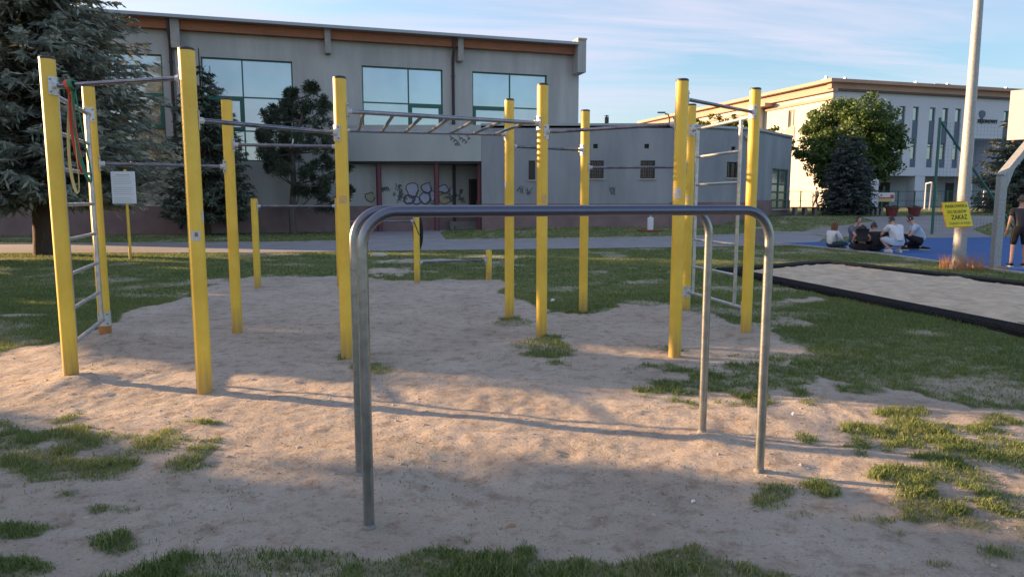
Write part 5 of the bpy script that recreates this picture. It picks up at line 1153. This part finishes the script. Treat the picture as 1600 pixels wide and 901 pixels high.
    for s_ in 'lr':
        an, to = Vector(J[s_+'ankle']), Vector(J[s_+'toe']); d = (to-an); d.z = 0; d = d.normalized() if d.length > .01 else Vector((0,1,0)); mb = MB()
        a = Vector((an.x,an.y,0))-d*.06; z = max(.045, min(an.z,to.z)); mb.tube([a+Vector((0,0,z)), a+d*.06+Vector((0,0,z+.01)), a+d*.16+Vector((0,0,z-.005)), a+d*.25+Vector((0,0,z-.012))], [.040,.048,.044,.028], 10, flat=1)
        fin(mb, 'shoe', shoes)
        if shoes is M_cblack or True:
            mb = MB(); mb.tube([a+Vector((0,0,z-.032)), a+d*.1+Vector((0,0,z-.034)), a+d*.25+Vector((0,0,z-.034))], [.040,.046,.030], 10, flat=.9 if False else 1); mb.v = [(x,y,min(zq,z-.018)) for x,y,zq in mb.v]; fin(mb, 'shoe_sole', M_shoe)
    return root
SIT = dict(pelvis=(0,0,.13), chest=(0,.05,.44), head=(0,.12,.68), lshoulder=(-.17,.06,.50), rshoulder=(.17,.06,.50), lelbow=(-.24,.16,.30), relbow=(.24,.16,.30), lwrist=(-.12,.34,.24), rwrist=(.12,.34,.24),
 lhip=(-.10,.04,.12), rhip=(.10,.04,.12), lknee=(-.33,.32,.16), rknee=(.33,.32,.16), lankle=(.02,.42,.07), rankle=(-.02,.38,.09), ltoe=(.12,.44,.05), rtoe=(-.12,.42,.05))
SIT_BACK = dict(SIT, head=(0,.22,.62), chest=(0,.09,.42), lshoulder=(-.17,.11,.48), rshoulder=(.17,.11,.48))
HANDUP = dict(SIT, relbow=(.22,.28,.30), rwrist=(.06,.26,.56), head=(0,.12,.72), chest=(0,.05,.47), lshoulder=(-.18,.05,.53), rshoulder=(.18,.05,.53))
SQ = dict(pelvis=(0,-.02,.30), chest=(0,.16,.66), head=(0,.30,.86), lshoulder=(-.19,.18,.72), rshoulder=(.19,.18,.72), lelbow=(-.27,.34,.50), relbow=(.27,.34,.50), lwrist=(-.12,.52,.42), rwrist=(.12,.52,.42),
 lhip=(-.11,.02,.28), rhip=(.11,.02,.28), lknee=(-.26,.40,.40), rknee=(.26,.40,.40), lankle=(-.15,.10,.09), rankle=(.15,.10,.09), ltoe=(-.17,.24,.05), rtoe=(.17,.24,.05))
KN = dict(pelvis=(0,-.05,.26), chest=(0,.12,.62), head=(0,.27,.84), lshoulder=(-.18,.14,.68), rshoulder=(.18,.14,.68), lelbow=(-.24,.26,.42), relbow=(.24,.26,.42), lwrist=(-.12,.46,.36), rwrist=(.12,.46,.36),
 lhip=(-.11,0,.25), rhip=(.11,0,.25), lknee=(-.20,.46,.44), rknee=(.16,.42,.08), lankle=(-.18,.34,.08), rankle=(.14,-.10,.07), ltoe=(-.19,.48,.05), rtoe=(.14,-.2,.05))
STAND = dict(pelvis=(0,0,.92), chest=(0,0,1.32), head=(0,.03,1.60), lshoulder=(-.19,0,1.40), rshoulder=(.19,0,1.40), lelbow=(-.25,-.03,1.12), relbow=(.25,-.03,1.12), lwrist=(-.25,.08,.88), rwrist=(.25,.08,.88),
 lhip=(-.10,0,.88), rhip=(.10,0,.88), lknee=(-.12,.03,.48), rknee=(.12,.02,.48), lankle=(-.14,0,.08), rankle=(.14,0,.08), ltoe=(-.15,.15,.04), rtoe=(.15,.15,.04))
WALK = dict(STAND, lknee=(-.1,.22,.5), lankle=(-.1,.30,.09), ltoe=(-.1,.44,.05), rknee=(.1,-.02,.47), rankle=(.1,-.32,.14), rtoe=(.1,-.2,.05), lwrist=(-.25,-.12,.9), rwrist=(.25,.22,.95))
def gl3(px, py): q = G(px,py); return (q.x,q.y,.02)
GR = 'young people sitting in a ring on the blue court'
pc = gl3(1365,388)
person(gl3(1298,389), R(-70), SIT, 'seated girl with long auburn hair and white off-shoulder top, left end of the ring', M_skin2, M_hairr, 'long', M_cwhite, M_cteal, M_shoe, look=(0,1,-.15), scale=.98, group=GR, sleeve='long')
person(gl3(1333,385), R(200), HANDUP, 'seated boy in grey T-shirt facing the camera with hand at his mouth', M_skin2, M_hairb, 'short', M_cgrey, M_cteal, M_shoe, look=(0,1,-.1), scale=1.10, group=GR, shorts=True)
person(gl3(1346,394), R(-25), SIT_BACK, 'seated dark haired girl in black crop top with bare lower back', M_skin, M_hairb, 'long', M_cblack, M_cblack, M_cblack, look=(.2,1,-.5), scale=.98, group=GR, topj='crop')
person(gl3(1368,394), R(-8), SIT_BACK, 'seated person in black long sleeved top seen from behind, middle of the ring', M_skin, M_hairb, 'short', M_cblack, M_cblack, M_cblack, look=(.3,1,-.5), scale=1.08, group=GR, sleeve='long', girth=1.1)
person(gl3(1386,387), R(170), SIT_BACK, 'person in dark clothes facing the camera behind the black topped sitter', M_skin2, M_hairb, 'short', M_cblack, M_cdark, M_cblack, look=(0,1,-.6), scale=.98, group=GR, sleeve='long')
person(gl3(1402,396), R(10), SQ, 'crouching boy in white T-shirt and pale shorts seen from behind', M_skin2, M_hairb, 'short', M_cwhite, M_cblue, M_shoe, look=(0,1,-.5), scale=1.0, group=GR, shorts=True, girth=1.15)
person(gl3(1436,392), R(68), KN, 'kneeling boy in pale blue shirt and black trousers, right end of the ring', M_skin2, M_hairb, 'short', M_cblue, M_cblack, M_cblack, look=(0,1,-.35), scale=1.05, group=GR, girth=1.1)
bq = gl3(1327,392); mb = MB(); mb.lathe(bq, [(.001,0),(.033,.003),(.033,.14),(.03,.17),(.012,.20),(.012,.215)], 12); wbt = thing('water_bottle', bq, 'clear blue water bottle on the court beside the girl in black', 'bottle'); mb.build('bottle_body', M_bottle, wbt, True); mb = MB(); mb.lathe(bq, [(.014,.212),(.014,.23),(.001,.231)], 10); mb.build('bottle_cap', M_cwhite, wbt)
bl_ = G(1589,418); person((bl_.x,bl_.y,.02), R(-15), STAND, 'standing boy in charcoal T-shirt and black shorts by the basketball stand', M_skin2, M_hairl, 'short', M_cdark, M_cblack, M_cblack, look=(.5,1,0), scale=.89, shorts=True)
wp = at(1275,327,60); person((wp.x,60,.86), R(90), WALK, 'distant person in dark clothes walking past the far fence', M_skin, M_hairb, 'short', M_cdark, M_cblack, M_cblack, scale=1.0, sleeve='long')
print('sun dir check', (G(1260,694,0)-G(320,612,0)).normalized(), (G(310,609,0)-G(112,592,0)).normalized())
print({k:(round(v.x,2),round(v.y,2)) for k,v in PW.items()})
